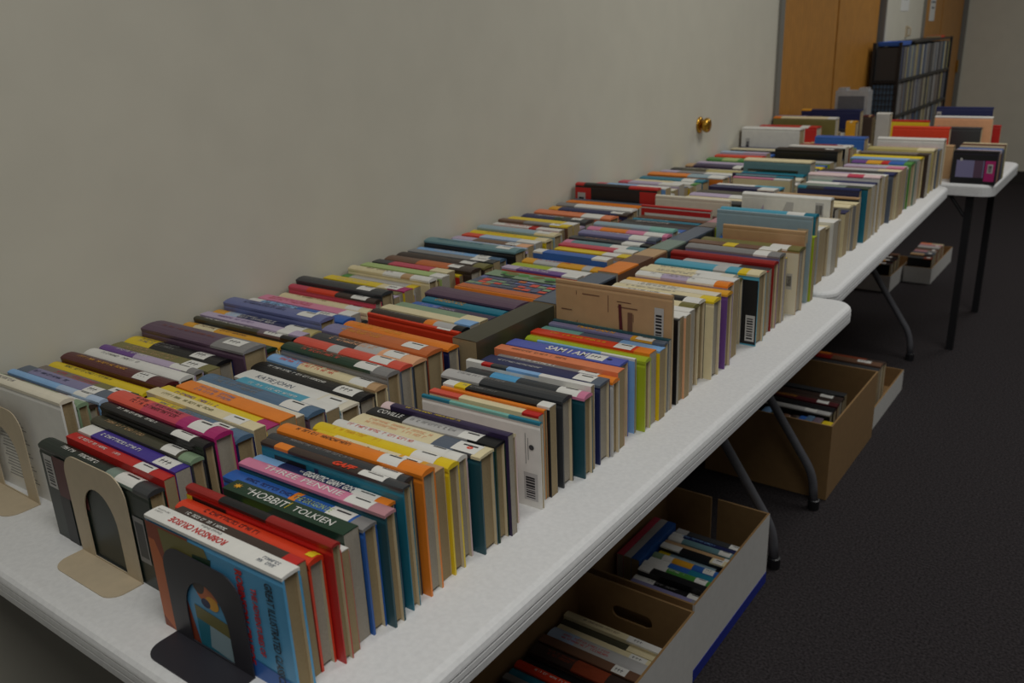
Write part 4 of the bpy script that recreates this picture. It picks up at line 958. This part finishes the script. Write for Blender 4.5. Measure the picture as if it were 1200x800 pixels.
cases = [('purple_box', .035, .132, 'dark purple', 'purple disc box set with black top facing the table edge'), ('x', .03, .13, 'tan', ''), ('x', .03, .128, 'maroon', ''), ('x', .03, .13, 'navy', ''), ('x', .03, .135, 'slate', ''), ('x', .03, .14, 'olive', ''), ('x', .03, .14, 'cream', '')]
y = 3.945
for k, (nm, t, h, c, lb) in enumerate(cases):
    r = empty('disc_case', (-.572, y+t/2, TZ)); ww = .082
    bb = B().box(-ww, ww, -t/2, t/2, 0, h-.012)
    link('case_body', mesh('case_body', bb.v, bb.f, [PAL[c]]*6), r)
    bb = B().box(-ww, ww, -t/2+.001, t/2-.001, h-.012, h)
    link('case_spine', mesh('case_spine', bb.v, bb.f, [PAL['black' if k == 0 else ('lilac', 'light grey', 'blue', 'beige', 'brown', 'cream')[k-1]]]*6), r)
    if k == 0:
        P = Book(2*ww, t, h, 'p', c, c)
        cover_print(P, r, [rect('black', 0, 1, 0, .9), rect('lavender', .1, .72, .2, .72), rect('magenta', .74, .97, .1, .72), rect('dusky purple', .5, .7, .2, .72), oval('light grey', .2, .74, .03, .05)]+barcode(.8, .92, .35, .62, seed=3))
    tag(r, lb or '%s disc case standing in the row behind the purple box set' % c, 'disc case', 'disc cases on the crosswise table'); y += t+.0006
mc = empty('metal_case', (-1.24, 4.575, TZ)); tag(mc, 'silver metal case with grey front panel standing in front of the doors', 'case')
B().box(-.078, .078, -.04, .04, 0, .325).put('case_body', 'metal', mc); B().box(-.062, .062, -.044, -.04, .03, .30).put('front_panel', 'steel', mc)
for x in (-.05, .05): B().box(x-.02, x+.02, -.03, .03, .325, .338).put('latch', 'metal', mc)
# yellow-gold volume
t3book(9, -1.20, -1.155, 4.36, .05, .20, 'gold*2 cream*1 gold*2', 'gold', 'narrow gold volume standing in front of the silver case')

# ---------------------------------------------------------------- disc rack along the wall
rk = empty('disc_rack', (-1.388, 6.5, 0)); tag(rk, 'black wire rack filled with disc cases standing against the wall', 'rack')
X0, X1, Y0, Y1 = -.075, .075, -.75, .75
for z in (.18, .40, .61, .82, 1.03):
    s = B().box(X0, X1, Y0, Y1, z-.012, z).put('shelf', 'black_steel', rk)
    B().box(X1, X1+.006, Y0, Y1, z-.012, z+.004).put('shelf_lip', 'black_steel', s)
for x in (X0, X1):
    for yy in (Y0, Y1): B().box(x-.008, x+.008, yy-.008, yy+.008, 0, 1.25).put('post', 'black_steel', rk)
B().box(X0, X1, Y0+.35, Y1, 1.235, 1.248).put('top_shelf', 'black_steel', rk)
g = B()
for i in range(7):
    xx = X0+.012+i*.021; g.box(xx-.002, xx+.002, Y0-.008, Y0-.004, 0, 1.03)
for i in range(30): g.box(X0, X1, Y0-.008, Y0-.004, .03+i*.034-.002, .03+i*.034+.002)
g.put('wire_grid', 'black_steel', rk)
R = random.Random(8)
for z in (.40, .61, .82, 1.03):
    V = []; F = []; Cc = []; y = Y0+.012
    while y < Y1-.02:
        t = R.choice((.014, .014, .016, .026)); h = R.uniform(.185, .195); n = len(V); c = PAL[R.choice(['charcoal', 'grey', 'slate', 'light grey', 'brown grey', 'navy', 'charcoal', 'dark brown', 'khaki', 'slate blue', 'grey'])]
        bb = B().box(X0+.01, X1-.004-R.uniform(0, .006), y, y+t-.001, z+.0005, z+h); V += bb.v; F += [tuple(n+i for i in f) for f in bb.f]; Cc += [c]*6; y += t
    o = link('disc_cases', mesh('disc_cases', V, F, Cc), rk); o['kind'] = 'stuff'
bl = empty('blue_tray', (-1.385, 5.90, 1.226)); tag(bl, 'blue plastic tray lying on top of the disc cases', 'tray')
B().loft([rrect(-.07, .07, -.145, .145, .02, i, z) for z, i in ((0, .012), (.004, .004), (.022, 0), (.026, .0), (.026, .006), (.008, .01))]).put('tray_body', 'blue_plastic', bl)
r, b = build_book(('rk', 0), .12, .1, .014, 'p', 'red orange', 'red orange', (-1.385, 7.05, 1.2485), math.pi/2, seed=2)
say(r, 'red-orange booklet lying on top of the disc rack', 'book', 'booklets on the rack')
